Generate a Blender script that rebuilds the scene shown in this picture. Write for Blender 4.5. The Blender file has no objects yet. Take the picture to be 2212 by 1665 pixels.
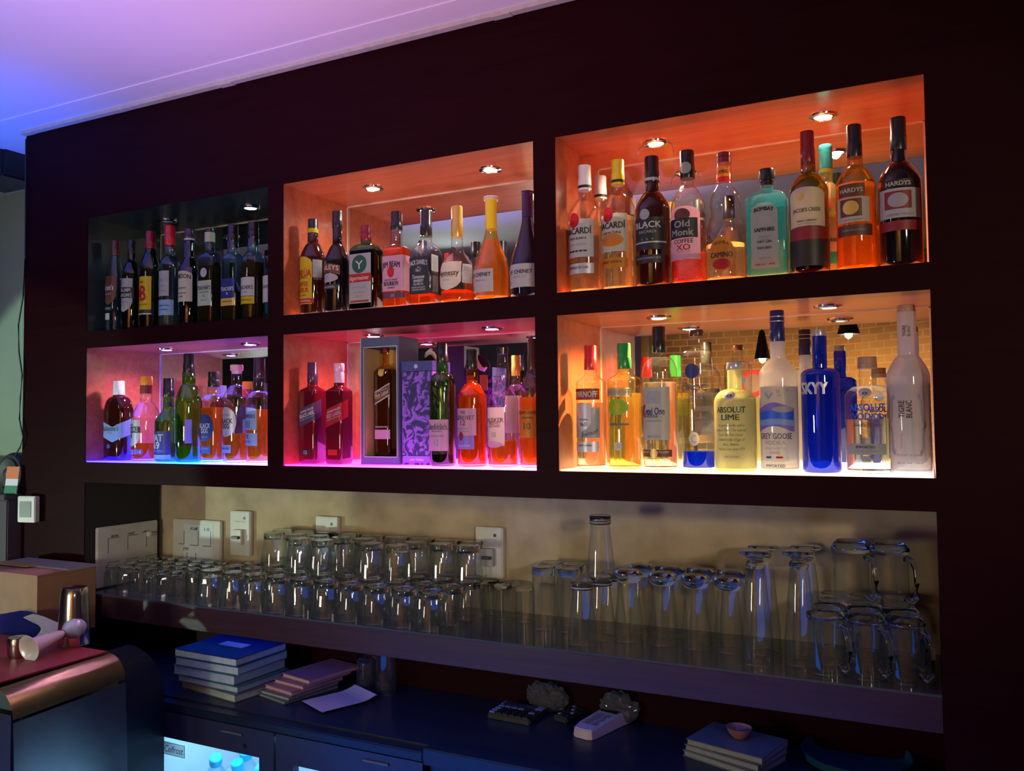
import bpy, bmesh, math, random
from mathutils import Vector, Matrix
R = random.Random(7)
S = bpy.context.scene
COL = S.collection
PI = math.pi

# ------------------------------------------------------------------ camera
IW, IH = 2212.0, 1665.0
FPX, YAW, PITCH, ROLL = 1820.15, -0.45917, 0.04107, -0.01042
CAM = Vector((2.65801, -1.99071, 0.1316))
_f = Vector((math.sin(YAW)*math.cos(PITCH), math.cos(YAW)*math.cos(PITCH), math.sin(PITCH)))
_r = Vector((math.cos(YAW), -math.sin(YAW), 0))
_u = _r.cross(_f)
CR = math.cos(ROLL)*_r + math.sin(ROLL)*_u
CU = -math.sin(ROLL)*_r + math.cos(ROLL)*_u
cd = bpy.data.cameras.new('camera')
cd.sensor_fit = 'HORIZONTAL'; cd.sensor_width = 36.0; cd.lens = FPX/IW*36.0
cd.clip_start = 0.05; cd.clip_end = 60
cam = bpy.data.objects.new('camera', cd); COL.objects.link(cam)
M3 = Matrix((CR, CU, -_f)).transposed()
cam.matrix_world = Matrix.Translation(CAM) @ M3.to_4x4()
S.camera = cam

# ------------------------------------------------------------------ world, exposure
S.view_settings.view_transform = 'Standard'
S.view_settings.look = 'None'
S.view_settings.exposure = 0.2
S.view_settings.gamma = 1.0
S.view_settings.use_curve_mapping = False
w = bpy.data.worlds.new('night'); S.world = w; w.use_nodes = True
w.node_tree.nodes['Background'].inputs[0].default_value = (0.10, 0.10, 0.5, 1)
w.node_tree.nodes['Background'].inputs[1].default_value = 0.006
cy = S.cycles
cy.max_bounces = 14; cy.transparent_max_bounces = 48; cy.glossy_bounces = 6
cy.transmission_bounces = 10; cy.diffuse_bounces = 3
cy.caustics_reflective = False; cy.caustics_refractive = False
cy.sample_clamp_indirect = 3.0; cy.sample_clamp_direct = 0
cy.blur_glossy = 0.3
cy.use_denoising = True

def lamp(name, kind, loc, color, energy, target=None, size=0.1, spot=None, blend=0.4, parent=None, size_y=None):
    d = bpy.data.lights.new(name, kind); d.color = color; d.energy = energy
    if kind == 'AREA':
        d.size = size
        if size_y: d.shape = 'RECTANGLE'; d.size_y = size_y
    else:
        d.shadow_soft_size = size
    if kind == 'SPOT':
        d.spot_size = math.radians(spot or 60); d.spot_blend = blend
    o = bpy.data.objects.new(name, d); COL.objects.link(o); o.location = loc
    if target is not None:
        o.rotation_euler = (Vector(target)-Vector(loc)).to_track_quat('-Z', 'Y').to_euler()
    if parent: o.parent = parent
    return o

# coloured stage lamps of the bar, washing the white ceiling
lamp('stage_lamp', 'SPOT', (-0.6, -0.7, -0.3), (0.01, 0.10, 1.0), 120, (-0.40, -0.30, 1.226), .05, 52, 1.0)
lamp('stage_lamp', 'SPOT', (0.3, -1.6, -0.4), (0.34, 0.22, 1.0), 80, (0.45, -0.75, 1.226), .05, 60, 1.0)
lamp('stage_lamp', 'SPOT', (1.5, -1.6, -0.4), (0.90, 0.38, 0.80), 85, (1.35, -0.55, 1.226), .05, 66, 1.0)
# narrow streak of a moving head lamp on the ceiling
lamp('stage_lamp', 'SPOT', (0.75, -2.7, 0.95), (0.85, 0.5, 1.0), 12, (0.36, -0.24, 1.226), .01, 3.2, .9)
# greenish white room lamp towards the left wall, with a cut off above
lamp('unseen_lamp', 'SPOT', (-1.5, -2.2, -0.55), (0.72, 1.0, 0.78), 120, (-0.75, 0, -0.45), .03, 51, .08)
lamp('unseen_lamp', 'AREA', (0.0, -2.0, 0.86), (0.90, 1.0, 0.92), 1.6, (0.3, 0.1, 0.80), .04, size_y=.40)
lamp('unseen_lamp', 'SPOT', (4.1, -2.5, 0.5), (1.0, 0.84, 0.60), 75, (2.15, 0.1, 0.35), .10, 38, .7)  # added front fill for the labels in the right niches
lamp('unseen_lamp', 'SPOT', (3.6, -2.6, 0.25), (1.0, 0.93, 0.86), 42, (1.05, 0.1, 0.30), .10, 34, .8)  # added front fill for the labels in the middle niches
# added soft fill for glasses and beige wall, low enough to miss the mirrors
lamp('unseen_lamp', 'AREA', (0.70, -2.2, -0.30), (1.0, 0.94, 0.74), 11.0, (0.90, 0.3, -0.20), 0.30)
# added blue fills: under the shelf, low in front, and one imitating cooler spill
lamp('blue_fill', 'AREA', (1.35, 0.12, -0.535), (0.01, 0.10, 1.0), .55, (1.35, 0.119, -0.75), 2.5, size_y=.03)
lamp('blue_fill', 'AREA', (1.0, -1.6, -1.3), (0.01, 0.16, 1.0), 13.0, (1.0, 0.0, -0.95), 3.0, size_y=.6)
lamp('cooler_fill', 'SPOT', (1.02, -0.46, -1.15), (0.30, 0.65, 1.0), 60.0, (0.69, -0.57, -0.88), .06, 40, 1.0)

# ------------------------------------------------------------------ helpers
def ray(u, v): return _f + CR*((u-IW/2)/FPX) + CU*((IH/2-v)/FPX)
def aty(u, v, y): d = ray(u, v); return CAM + d*((y-CAM.y)/d.y)
def atz(u, v, z): d = ray(u, v); return CAM + d*((z-CAM.z)/d.z)
def atx(u, v, x): d = ray(u, v); return CAM + d*((x-CAM.x)/d.x)
def mpp(P): return (Vector(P)-CAM).dot(_f)/FPX          # metres per pixel at P

def nt(name):
    m = bpy.data.materials.new(name); m.use_nodes = True
    return m, m.node_tree, m.node_tree.nodes['Principled BSDF']
def rgba(c): return (c[0], c[1], c[2], 1)
_mc = {}
def mat(name, c, rough=.5, metal=0, emit=None, es=0, coat=0, noise=0, nscale=30, bump=0):
    if name in _mc: return _mc[name]
    m, t, b = nt(name)
    b.inputs['Base Color'].default_value = rgba(c); b.inputs['Roughness'].default_value = rough
    b.inputs['Metallic'].default_value = metal; b.inputs['Coat Weight'].default_value = coat
    if emit: b.inputs['Emission Color'].default_value = rgba(emit); b.inputs['Emission Strength'].default_value = es
    if noise or bump:
        tc = t.nodes.new('ShaderNodeTexCoord'); n = t.nodes.new('ShaderNodeTexNoise')
        n.inputs['Scale'].default_value = nscale; n.inputs['Detail'].default_value = 5
        t.links.new(tc.outputs['Object'], n.inputs['Vector'])
        if noise:
            r = t.nodes.new('ShaderNodeValToRGB')
            r.color_ramp.elements[0].position = .3; r.color_ramp.elements[1].position = .7
            r.color_ramp.elements[0].color = rgba([x*(1-noise) for x in c]); r.color_ramp.elements[1].color = rgba([min(1, x*(1+noise)) for x in c])
            t.links.new(n.outputs['Fac'], r.inputs['Fac']); t.links.new(r.outputs[0], b.inputs['Base Color'])
        if bump:
            bp = t.nodes.new('ShaderNodeBump'); bp.inputs['Strength'].default_value = bump; bp.inputs['Distance'].default_value = .01
            t.links.new(n.outputs['Fac'], bp.inputs['Height']); t.links.new(bp.outputs[0], b.inputs['Normal'])
    _mc[name] = m; return m
def shell(name, tint=(1, 1, 1), edge=(.75, .8, .8), gl=.07, bump=0, bscale=120, op=0.0, opc=(1, 1, 1)):
    """thin clear or tinted glass: lets light through, darker where the wall is seen edge on"""
    if name in _mc: return _mc[name]
    m, t, b = nt(name); t.nodes.remove(b)
    out = t.nodes['Material Output']
    lw = t.nodes.new('ShaderNodeLayerWeight'); lw.inputs['Blend'].default_value = .5
    p1 = t.nodes.new('ShaderNodeMath'); p1.operation = 'POWER'; p1.inputs[1].default_value = 2.2
    t.links.new(lw.outputs['Facing'], p1.inputs[0])
    mc = t.nodes.new('ShaderNodeMix'); mc.data_type = 'RGBA'
    mc.inputs[6].default_value = rgba(tint); mc.inputs[7].default_value = rgba(edge)
    t.links.new(p1.outputs[0], mc.inputs[0])
    tr = t.nodes.new('ShaderNodeBsdfTransparent'); t.links.new(mc.outputs[2], tr.inputs[0])
    g = t.nodes.new('ShaderNodeBsdfGlossy'); g.inputs['Roughness'].default_value = .03
    g.inputs[0].default_value = (1, 1, 1, 1)
    p2 = t.nodes.new('ShaderNodeMath'); p2.operation = 'POWER'; p2.inputs[1].default_value = 4
    t.links.new(lw.outputs['Facing'], p2.inputs[0])
    ma = t.nodes.new('ShaderNodeMath'); ma.operation = 'MULTIPLY_ADD'; ma.inputs[1].default_value = .7; ma.inputs[2].default_value = gl
    t.links.new(p2.outputs[0], ma.inputs[0])
    mx = t.nodes.new('ShaderNodeMixShader'); t.links.new(ma.outputs[0], mx.inputs[0])
    t.links.new(tr.outputs[0], mx.inputs[1]); t.links.new(g.outputs[0], mx.inputs[2])
    last = mx
    if op:
        df = t.nodes.new('ShaderNodeBsdfDiffuse'); df.inputs[0].default_value = rgba(opc)
        tl = t.nodes.new('ShaderNodeBsdfTranslucent'); tl.inputs[0].default_value = rgba(opc)
        m1 = t.nodes.new('ShaderNodeMixShader'); m1.inputs[0].default_value = .55
        t.links.new(df.outputs[0], m1.inputs[1]); t.links.new(tl.outputs[0], m1.inputs[2])
        m2 = t.nodes.new('ShaderNodeMixShader'); m2.inputs[0].default_value = op
        t.links.new(mx.outputs[0], m2.inputs[1]); t.links.new(m1.outputs[0], m2.inputs[2]); last = m2
    if bump:
        tc = t.nodes.new('ShaderNodeTexCoord'); n = t.nodes.new('ShaderNodeTexNoise'); n.inputs['Scale'].default_value = bscale
        t.links.new(tc.outputs['Object'], n.inputs['Vector'])
        bp = t.nodes.new('ShaderNodeBump'); bp.inputs['Strength'].default_value = bump; bp.inputs['Distance'].default_value = .004
        t.links.new(n.outputs['Fac'], bp.inputs['Height'])
        t.links.new(bp.outputs[0], g.inputs['Normal']); t.links.new(bp.outputs[0], lw.inputs['Normal'])
    t.links.new(last.outputs[0], out.inputs[0])
    _mc[name] = m; return m
def liquid(name, c, body=.35, ior=1.33):
    if name in _mc: return _mc[name]
    m, t, b = nt(name); t.nodes.remove(b); out = t.nodes['Material Output']
    g = t.nodes.new('ShaderNodeBsdfGlass'); g.inputs[0].default_value = rgba(c); g.inputs['Roughness'].default_value = 0.02; g.inputs['IOR'].default_value = ior
    tl = t.nodes.new('ShaderNodeBsdfTranslucent'); tl.inputs[0].default_value = rgba(c)
    df = t.nodes.new('ShaderNodeBsdfDiffuse'); df.inputs[0].default_value = rgba(c)
    a = t.nodes.new('ShaderNodeMixShader'); a.inputs[0].default_value = .35
    t.links.new(tl.outputs[0], a.inputs[1]); t.links.new(df.outputs[0], a.inputs[2])
    x = t.nodes.new('ShaderNodeMixShader'); x.inputs[0].default_value = body
    t.links.new(g.outputs[0], x.inputs[1]); t.links.new(a.outputs[0], x.inputs[2]); t.links.new(x.outputs[0], out.inputs[0])
    _mc[name] = m; return m
def paper(name, c):
    m, t, b = nt(name); b.inputs['Base Color'].default_value = rgba(c); b.inputs['Roughness'].default_value = .4
    tl = t.nodes.new('ShaderNodeBsdfTranslucent'); tl.inputs[0].default_value = rgba(c)
    x = t.nodes.new('ShaderNodeMixShader'); x.inputs[0].default_value = .45
    t.links.new(b.outputs[0], x.inputs[1]); t.links.new(tl.outputs[0], x.inputs[2]); t.links.new(x.outputs[0], t.nodes['Material Output'].inputs[0])
    _mc[name] = m; return m
def wood(name, c1, c2, rough=.35, sc=(1.2, 14, 30), coat=.15, spec=.5):
    if name in _mc: return _mc[name]
    m, t, b = nt(name)
    tc = t.nodes.new('ShaderNodeTexCoord'); mp = t.nodes.new('ShaderNodeMapping'); mp.inputs['Scale'].default_value = sc
    n = t.nodes.new('ShaderNodeTexNoise'); n.inputs['Scale'].default_value = 3.0; n.inputs['Detail'].default_value = 9; n.inputs['Roughness'].default_value = .65; n.inputs['Distortion'].default_value = .6
    r = t.nodes.new('ShaderNodeValToRGB')
    r.color_ramp.elements[0].position = .32; r.color_ramp.elements[1].position = .68
    r.color_ramp.elements[0].color = rgba(c1); r.color_ramp.elements[1].color = rgba(c2)
    t.links.new(tc.outputs['Object'], mp.inputs[0]); t.links.new(mp.outputs[0], n.inputs['Vector'])
    t.links.new(n.outputs['Fac'], r.inputs['Fac']); t.links.new(r.outputs[0], b.inputs['Base Color'])
    bp = t.nodes.new('ShaderNodeBump'); bp.inputs['Strength'].default_value = .15; bp.inputs['Distance'].default_value = .001
    t.links.new(n.outputs['Fac'], bp.inputs['Height']); t.links.new(bp.outputs[0], b.inputs['Normal'])
    b.inputs['Specular IOR Level'].default_value = spec; b.inputs['Roughness'].default_value = rough; b.inputs['Coat Weight'].default_value = coat; b.inputs['Coat Roughness'].default_value = .12
    _mc[name] = m; return m

def obj(name, me, mats, parent=None, smooth=False, loc=None):
    if isinstance(me, bmesh.types.BMesh):
        bm = me; me = bpy.data.meshes.new(name); bm.to_mesh(me); bm.free()
    if not isinstance(mats, (list, tuple)): mats = [mats]
    for m in mats: me.materials.append(m)
    o = bpy.data.objects.new(name, me); COL.objects.link(o)
    if parent: o.parent = parent
    if loc is not None: o.location = loc
    if smooth:
        me.polygons.foreach_set('use_smooth', [True]*len(me.polygons))
        try: me.set_sharp_from_angle(angle=math.radians(38))
        except Exception: pass
    return o
def tag(o, label=None, cat=None, group=None, kind=None):
    if label: o['label'] = label
    if cat: o['category'] = cat
    if group: o['group'] = group
    if kind: o['kind'] = kind
    return o
def thing(name, label, cat, loc=(0, 0, 0), rz=0, group=None):
    o = bpy.data.objects.new(name, None); COL.objects.link(o); o.location = loc; o.rotation_euler = (0, 0, rz)
    o.empty_display_size = .05
    return tag(o, label, cat, group)
def struct(name, bm, m, label=None):
    o = obj(name, bm, m); o['kind'] = 'structure'
    if label: o['label'] = label
    return o
def box(bm, x0, x1, y0, y1, z0, z1, mi=0):
    vs = [bm.verts.new((x, y, z)) for z in (z0, z1) for y in (y0, y1) for x in (x0, x1)]
    for f in ((0, 2, 3, 1), (4, 5, 7, 6), (0, 1, 5, 4), (2, 6, 7, 3), (1, 3, 7, 5), (0, 4, 6, 2)):
        fc = bm.faces.new([vs[i] for i in f]); fc.material_index = mi
    return vs
def bx(*a, bev=0):
    bm = bmesh.new(); box(bm, *a)
    if bev: bmesh.ops.bevel(bm, geom=bm.edges[:], offset=bev, segments=2, affect='EDGES')
    return bm
def quad(bm, pts, mi=0):
    f = bm.faces.new([bm.verts.new(p) for p in pts]); f.material_index = mi; return f
def lathe(prof, n=28, cap0=True, cap1=True, bm=None, mi=0, off=(0, 0, 0)):
    """prof: list of (r, z) outer going up (may turn inward)"""
    bm = bm or bmesh.new(); rings = []
    for r, z in prof:
        rings.append([bm.verts.new((off[0]+r*math.cos(2*PI*i/n), off[1]+r*math.sin(2*PI*i/n), off[2]+z)) for i in range(n)])
    for a, b in zip(rings, rings[1:]):
        for i in range(n):
            f = bm.faces.new((a[i], a[(i+1) % n], b[(i+1) % n], b[i])); f.material_index = mi
    if cap0: bm.faces.new(rings[0][::-1]).material_index = mi
    if cap1: bm.faces.new(rings[-1]).material_index = mi
    return bm
def tube(pts, r, n=8, bm=None, closed=False, mi=0):
    bm = bm or bmesh.new(); pts = [Vector(p) for p in pts]; rings = []; N = len(pts)
    up = Vector((0, 0, 1))
    for i, p in enumerate(pts):
        if closed: t = pts[(i+1) % N]-pts[i-1]
        else: t = pts[min(i+1, N-1)]-pts[max(i-1, 0)]
        t.normalize(); a = t.cross(up)
        if a.length < .05: a = t.cross(Vector((1, 0, 0)))
        a.normalize(); b = t.cross(a)
        rr = r[i] if isinstance(r, (list, tuple)) else r
        rings.append([bm.verts.new(p+a*rr*math.cos(2*PI*k/n)+b*rr*math.sin(2*PI*k/n)) for k in range(n)])
    for i in range(N if closed else N-1):
        a, b = rings[i], rings[(i+1) % N]
        for k in range(n):
            bm.faces.new((a[k], a[(k+1) % n], b[(k+1) % n], b[k])).material_index = mi
    if not closed: bm.faces.new(rings[0][::-1]); bm.faces.new(rings[-1])
    bmesh.ops.recalc_face_normals(bm, faces=bm.faces[:])
    return bm
_tc = {}
def text_geo(s, bold=0.0, shear=0.0):
    """flat letters: verts normalised to cap height 1, x centred"""
    k = (s, bold, shear)
    if k in _tc: return _tc[k]
    c = bpy.data.curves.new('t', 'FONT'); c.body = s; c.size = 1; c.fill_mode = 'FRONT'; c.resolution_u = 2
    c.shear = shear
    o = bpy.data.objects.new('t', c)
    me = bpy.data.meshes.new_from_object(o)
    vs = [tuple(v.co) for v in me.vertices]; fs = [tuple(p.vertices) for p in me.polygons]
    bpy.data.objects.remove(o); bpy.data.curves.remove(c); bpy.data.meshes.remove(me)
    if vs:
        x0 = min(v[0] for v in vs); x1 = max(v[0] for v in vs)
        vs = [((v[0]-(x0+x1)/2)/.69, v[1]/.69-.5, 0) for v in vs]; wd = (x1-x0)/.69
    else: wd = 1
    if bold and vs:          # heavier strokes: the letters doubled with small shifts
        n0 = len(vs); b_ = bold*1.5; V = []; F = []
        for q, (dx, dy) in enumerate(((-b_, -b_*.5), (b_, -b_*.5), (-b_, b_*.5), (b_, b_*.5))):
            V += [(x+dx, y+dy, q*.00008) for x, y, _ in vs]; F += [tuple(i+q*n0 for i in f) for f in fs]
        vs, fs = V, F
    _tc[k] = (vs, fs, wd); return _tc[k]

# ------------------------------------------------------------------ dimensions
Z1, Z2, Z3, D = 0.400, 0.4585, 0.8651, 0.3218
ZB, ZS, ZC, ZCEIL = -0.0704, -0.4513, -0.715, 1.226
XN = [(0.0, .8343), (.8945, 1.7425), (1.8048, 2.6671)]
XL, XR = -0.345, 4.6

# ------------------------------------------------------------------ setting
M_panel = wood('dark_veneer', (.011, .0012, .0028), (.017, .002, .0035), .5, (1.0, 12, 22), 0, .05)
M_line = wood('red_veneer', (.36, .080, .035), (.54, .14, .06), .30, (1.2, 12, 12), .2)
M_fascia = wood('fascia_veneer', (.032, .014, .020), (.05, .023, .03), .4, (1.0, 12, 22), .05, .3)
M_dark = mat('dark_paint', (.012, .010, .014), .6)
M_beige = mat('beige_plaster', (.46, .38, .24), .85, noise=.22, nscale=9, bump=.15)
M_green = mat('green_plaster', (.32, .42, .33), .85, noise=.06, nscale=5)
M_ceil = mat('white_ceiling', (.80, .78, .80), .8, noise=.02, nscale=3)
M_corn = mat('cornice_plaster', (.52, .50, .42), .7, noise=.1, nscale=40)
M_chrome = mat('chrome', (.8, .8, .82), .12, 1)
M_mirror = mat('mirror_silver', (.80, .82, .82), .0, 1)

bm = bmesh.new()
TOP = ZCEIL-.012
for a, b in ((XL, 0.0), (XN[0][1], XN[1][0]), (XN[1][1], XN[2][0]), (XN[2][1], XR)):
    box(bm, a, b, 0, .003, 0, Z1); box(bm, a, b, 0, .003, Z2, Z3)
box(bm, XL, XR, 0, .003, Z3, TOP); box(bm, XL, XR, 0, .003, Z1, Z2); box(bm, XL, XR, 0, .003, ZB, 0)
box(bm, XL, 0, 0, .003, -1.65, ZB); box(bm, XN[2][1], XR, 0, .003, ZC+.001, ZB)
box(bm, XL, XL+.02, .003, .5, -1.65, TOP)
wf = struct('wall_front', bm, M_panel, 'dark veneer panelling around the lit niches')

bm = bmesh.new()
box(bm, XL, 5.5, D+.012, D+.05, -1.65, 1.3)
box(bm, XL+.02, 4.6, D-.012, D+.011, -1.64, ZS-.079, 1)  # dark board added below the shelf so the beige wall reads dark there
wb = struct('wall_back', bm, [M_beige, M_panel], 'beige plastered wall at the back of the recess')
bm = bmesh.new(); box(bm, -4.2, XL, .50, .55, -1.65, 1.3)
struct('wall_left', bm, M_green, 'pale green wall left of the veneer panelling')
bm = bmesh.new(); box(bm, -4.25, -4.2, -3.9, .55, -1.65, 1.4); box(bm, 5.5, 5.55, -3.9, .55, -1.65, 1.4)
struct('wall_right', bm, mat('lilac_plaster', (.35, .33, .36), .85))
bm = bmesh.new(); box(bm, -4.25, 5.55, -3.95, .55, -1.70, -1.65)
struct('floor', bm, mat('dark_floor_tile', (.05, .05, .055), .3, noise=.2, nscale=4))
bm = bmesh.new(); YT = -.12
box(bm, -4.25, 5.55, YT, .55, ZCEIL, ZCEIL+.2); box(bm, -4.25, 5.55, -3.95, YT, ZCEIL+.003, ZCEIL+.2)
struct('ceiling', bm, M_ceil, 'white ceiling washed in blue and pink light')
bm = bmesh.new()
n = 90
for i in range(n):       # slightly ragged plaster fillet along the top of the panelling
    a = XL+(XR-XL)*i/n; b = XL+(XR-XL)*(i+1)/n
    za = TOP-.004*R.random() if i % 9 == 0 else TOP
    box(bm, a, b, -.022, .03, za, ZCEIL)
struct('trim_1', bm, M_corn, 'grey plaster fillet between panelling and ceiling')

# far end of the room, seen only in the niche mirrors
def virt(u, v, yr):
    p = aty(u, v, 2*D-yr); return Vector((p.x, yr, p.z))
def brick():
    m, t, b = nt('warm_brick')
    tc = t.nodes.new('ShaderNodeTexCoord'); mp = t.nodes.new('ShaderNodeMapping'); mp.inputs['Rotation'].default_value = (PI/2, 0, 0)
    br = t.nodes.new('ShaderNodeTexBrick'); br.inputs['Scale'].default_value = 4.4
    br.inputs['Color1'].default_value = (.42, .22, .09, 1); br.inputs['Color2'].default_value = (.62, .36, .15, 1)
    br.inputs['Mortar'].default_value = (.85, .68, .42, 1); br.inputs['Mortar Size'].default_value = .022
    br.inputs['Brick Width'].default_value = .5; br.inputs['Row Height'].default_value = .22
    t.links.new(tc.outputs['Object'], mp.inputs[0]); t.links.new(mp.outputs[0], br.inputs['Vector'])
    t.links.new(br.outputs['Color'], b.inputs['Base Color']); b.inputs['Roughness'].default_value = .85
    return m
M_brick = brick()
xb0 = virt(1425, 800, -3.9).x; xb1 = virt(1790, 800, -3.9).x
bm = bmesh.new(); box(bm, -4.25, xb0, -3.95, -3.9, -1.65, 1.4)
struct('trim_2', bm, mat('olive_plaster', (.42, .40, .33), .85), 'plain olive wall across the room')
bm = bmesh.new(); box(bm, 0, xb1-xb0, -.05, 0, -1.65, 1.4)
o = struct('trim_3', bm, M_brick, 'brick wall across the room'); o.location = (xb0, -3.9, 0)
bm = bmesh.new(); box(bm, 0, 5.0, -.05, 0, -1.65, 1.4)
o = struct('trim_4', bm, M_brick, 'angled brick wall across the room'); o.location = (xb1, -3.9, 0); o.rotation_euler = (0, 0, math.radians(32))
a = virt(1352, 800, -3.7).x; b = virt(1386, 800, -3.7).x
struct('trim_5', bx(a, b, -3.9, -3.7, -1.65, 1.25), mat('pillar_paint', (.6, .55, .48), .8), 'pale pillar beside the brick wall')
M_blk = mat('black_metal', (.012, .012, .013), .4)
def pendant(u, v, yr, rt, rb, hh, lab, tilt=0):
    p = virt(u, v, yr)
    t = thing('pendant_lamp', lab, 'pendant lamp', p, group=None)
    sh = obj('lamp_shade', lathe([(rb, 0), (rt, hh), (rt*.5, hh+.01)], 24, False, True), M_blk, t, True)
    obj('cord', tube([(0, 0, hh), (0, 0, ZCEIL+.035-p.z)], .004, 6), M_blk, t)
    obj('bulb', lathe([(.004, -.03), (.022, -.015), (.025, .005), (.012, .03)], 14), mat('warm_bulb', (1, .8, .5), .4, emit=(1, .62, .25), es=25), t, True)
    lamp('lamp_light', 'SPOT', (0, 0, 0), (1, .60, .22), 170, (0, -1, -.35), .03, 150, .5, parent=t)
pendant(1647, 775, -3.35, .018, .055, .19, 'slim dark cone pendant lamp mirrored behind the tall frosted bottle')
pendant(1833, 722, -3.25, .045, .072, .09, 'wide dark pendant lamp mirrored high above the blue bottle')
for (u, v, rp, c, lab) in ((1628, 828, .10, (.85, .05, .05), 'round red sign mirrored behind the clear bottles, with a pale centre'), (1912, 812, .08, (.75, .75, .05), 'round yellow sign mirrored between the two rightmost vodka bottles')):
    p = virt(u, v, -3.8); t = thing('round_sign', lab, 'sign', p)
    bm = lathe([(rp, 0), (rp, .02), (rp*.9, .03)], 32); bmesh.ops.rotate(bm, verts=bm.verts, matrix=Matrix.Rotation(-PI/2, 3, 'X')); obj('sign_rim', bm, mat('sign_'+lab[6:9], c, .4, emit=c, es=.6), t)
    bm = lathe([(rp*.68, .02), (rp*.68, .034)], 32); bmesh.ops.rotate(bm, verts=bm.verts, matrix=Matrix.Rotation(-PI/2, 3, 'X')); obj('sign_face', bm, mat('sign_face', (.85, .6, .5), .5), t)

# ------------------------------------------------------------------ the cabinet with six niches
cab = thing('display_cabinet', 'dark red veneer cabinet of six lit niches above the glass shelf', 'cabinet', (0, 0, 0))
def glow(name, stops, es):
    m, t, b = nt(name); q = .04 if es < .2 else .5; b.inputs['Base Color'].default_value = (q, q, q, 1); b.inputs['Roughness'].default_value = .15  # dim niche floor gets a near-black base, shade put into its colour
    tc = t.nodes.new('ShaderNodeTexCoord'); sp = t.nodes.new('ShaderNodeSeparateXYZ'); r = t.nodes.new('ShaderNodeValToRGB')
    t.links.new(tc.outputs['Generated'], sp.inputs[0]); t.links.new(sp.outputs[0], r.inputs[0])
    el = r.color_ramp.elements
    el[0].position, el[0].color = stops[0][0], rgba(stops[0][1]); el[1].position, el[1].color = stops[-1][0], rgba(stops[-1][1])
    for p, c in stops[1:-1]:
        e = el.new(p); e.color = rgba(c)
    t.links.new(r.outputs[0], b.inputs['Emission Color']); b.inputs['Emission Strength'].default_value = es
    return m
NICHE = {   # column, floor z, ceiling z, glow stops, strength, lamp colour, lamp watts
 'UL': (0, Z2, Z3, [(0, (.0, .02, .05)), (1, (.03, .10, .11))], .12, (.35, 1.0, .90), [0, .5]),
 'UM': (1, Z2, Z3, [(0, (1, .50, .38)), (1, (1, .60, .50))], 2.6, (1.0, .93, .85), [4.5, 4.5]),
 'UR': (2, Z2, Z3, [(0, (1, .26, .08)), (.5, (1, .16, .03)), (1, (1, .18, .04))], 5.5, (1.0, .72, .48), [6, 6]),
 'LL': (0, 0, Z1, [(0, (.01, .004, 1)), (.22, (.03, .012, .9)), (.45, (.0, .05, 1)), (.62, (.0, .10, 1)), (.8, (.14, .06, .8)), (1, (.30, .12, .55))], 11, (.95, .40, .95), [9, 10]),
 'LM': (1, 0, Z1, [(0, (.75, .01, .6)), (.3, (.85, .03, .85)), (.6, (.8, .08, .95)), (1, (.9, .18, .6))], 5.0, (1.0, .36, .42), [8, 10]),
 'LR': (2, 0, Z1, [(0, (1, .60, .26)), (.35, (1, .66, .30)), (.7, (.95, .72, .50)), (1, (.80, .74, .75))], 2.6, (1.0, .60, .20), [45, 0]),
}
order = {'UL': 'upper left teal niche', 'UM': 'upper middle niche', 'UR': 'upper right red niche', 'LL': 'lower left violet niche', 'LM': 'lower middle magenta niche', 'LR': 'lower right amber niche'}
M_lens_on = mat('lamp_lens', (1, 1, 1), .3, emit=(1, .97, .93), es=30)
M_lens_teal = mat('lamp_lens_teal', (1, 1, 1), .3, emit=(.45, 1, .92), es=10)
M_lens_off = mat('lamp_lens_off', (.7, .7, .72), .1)
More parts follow.
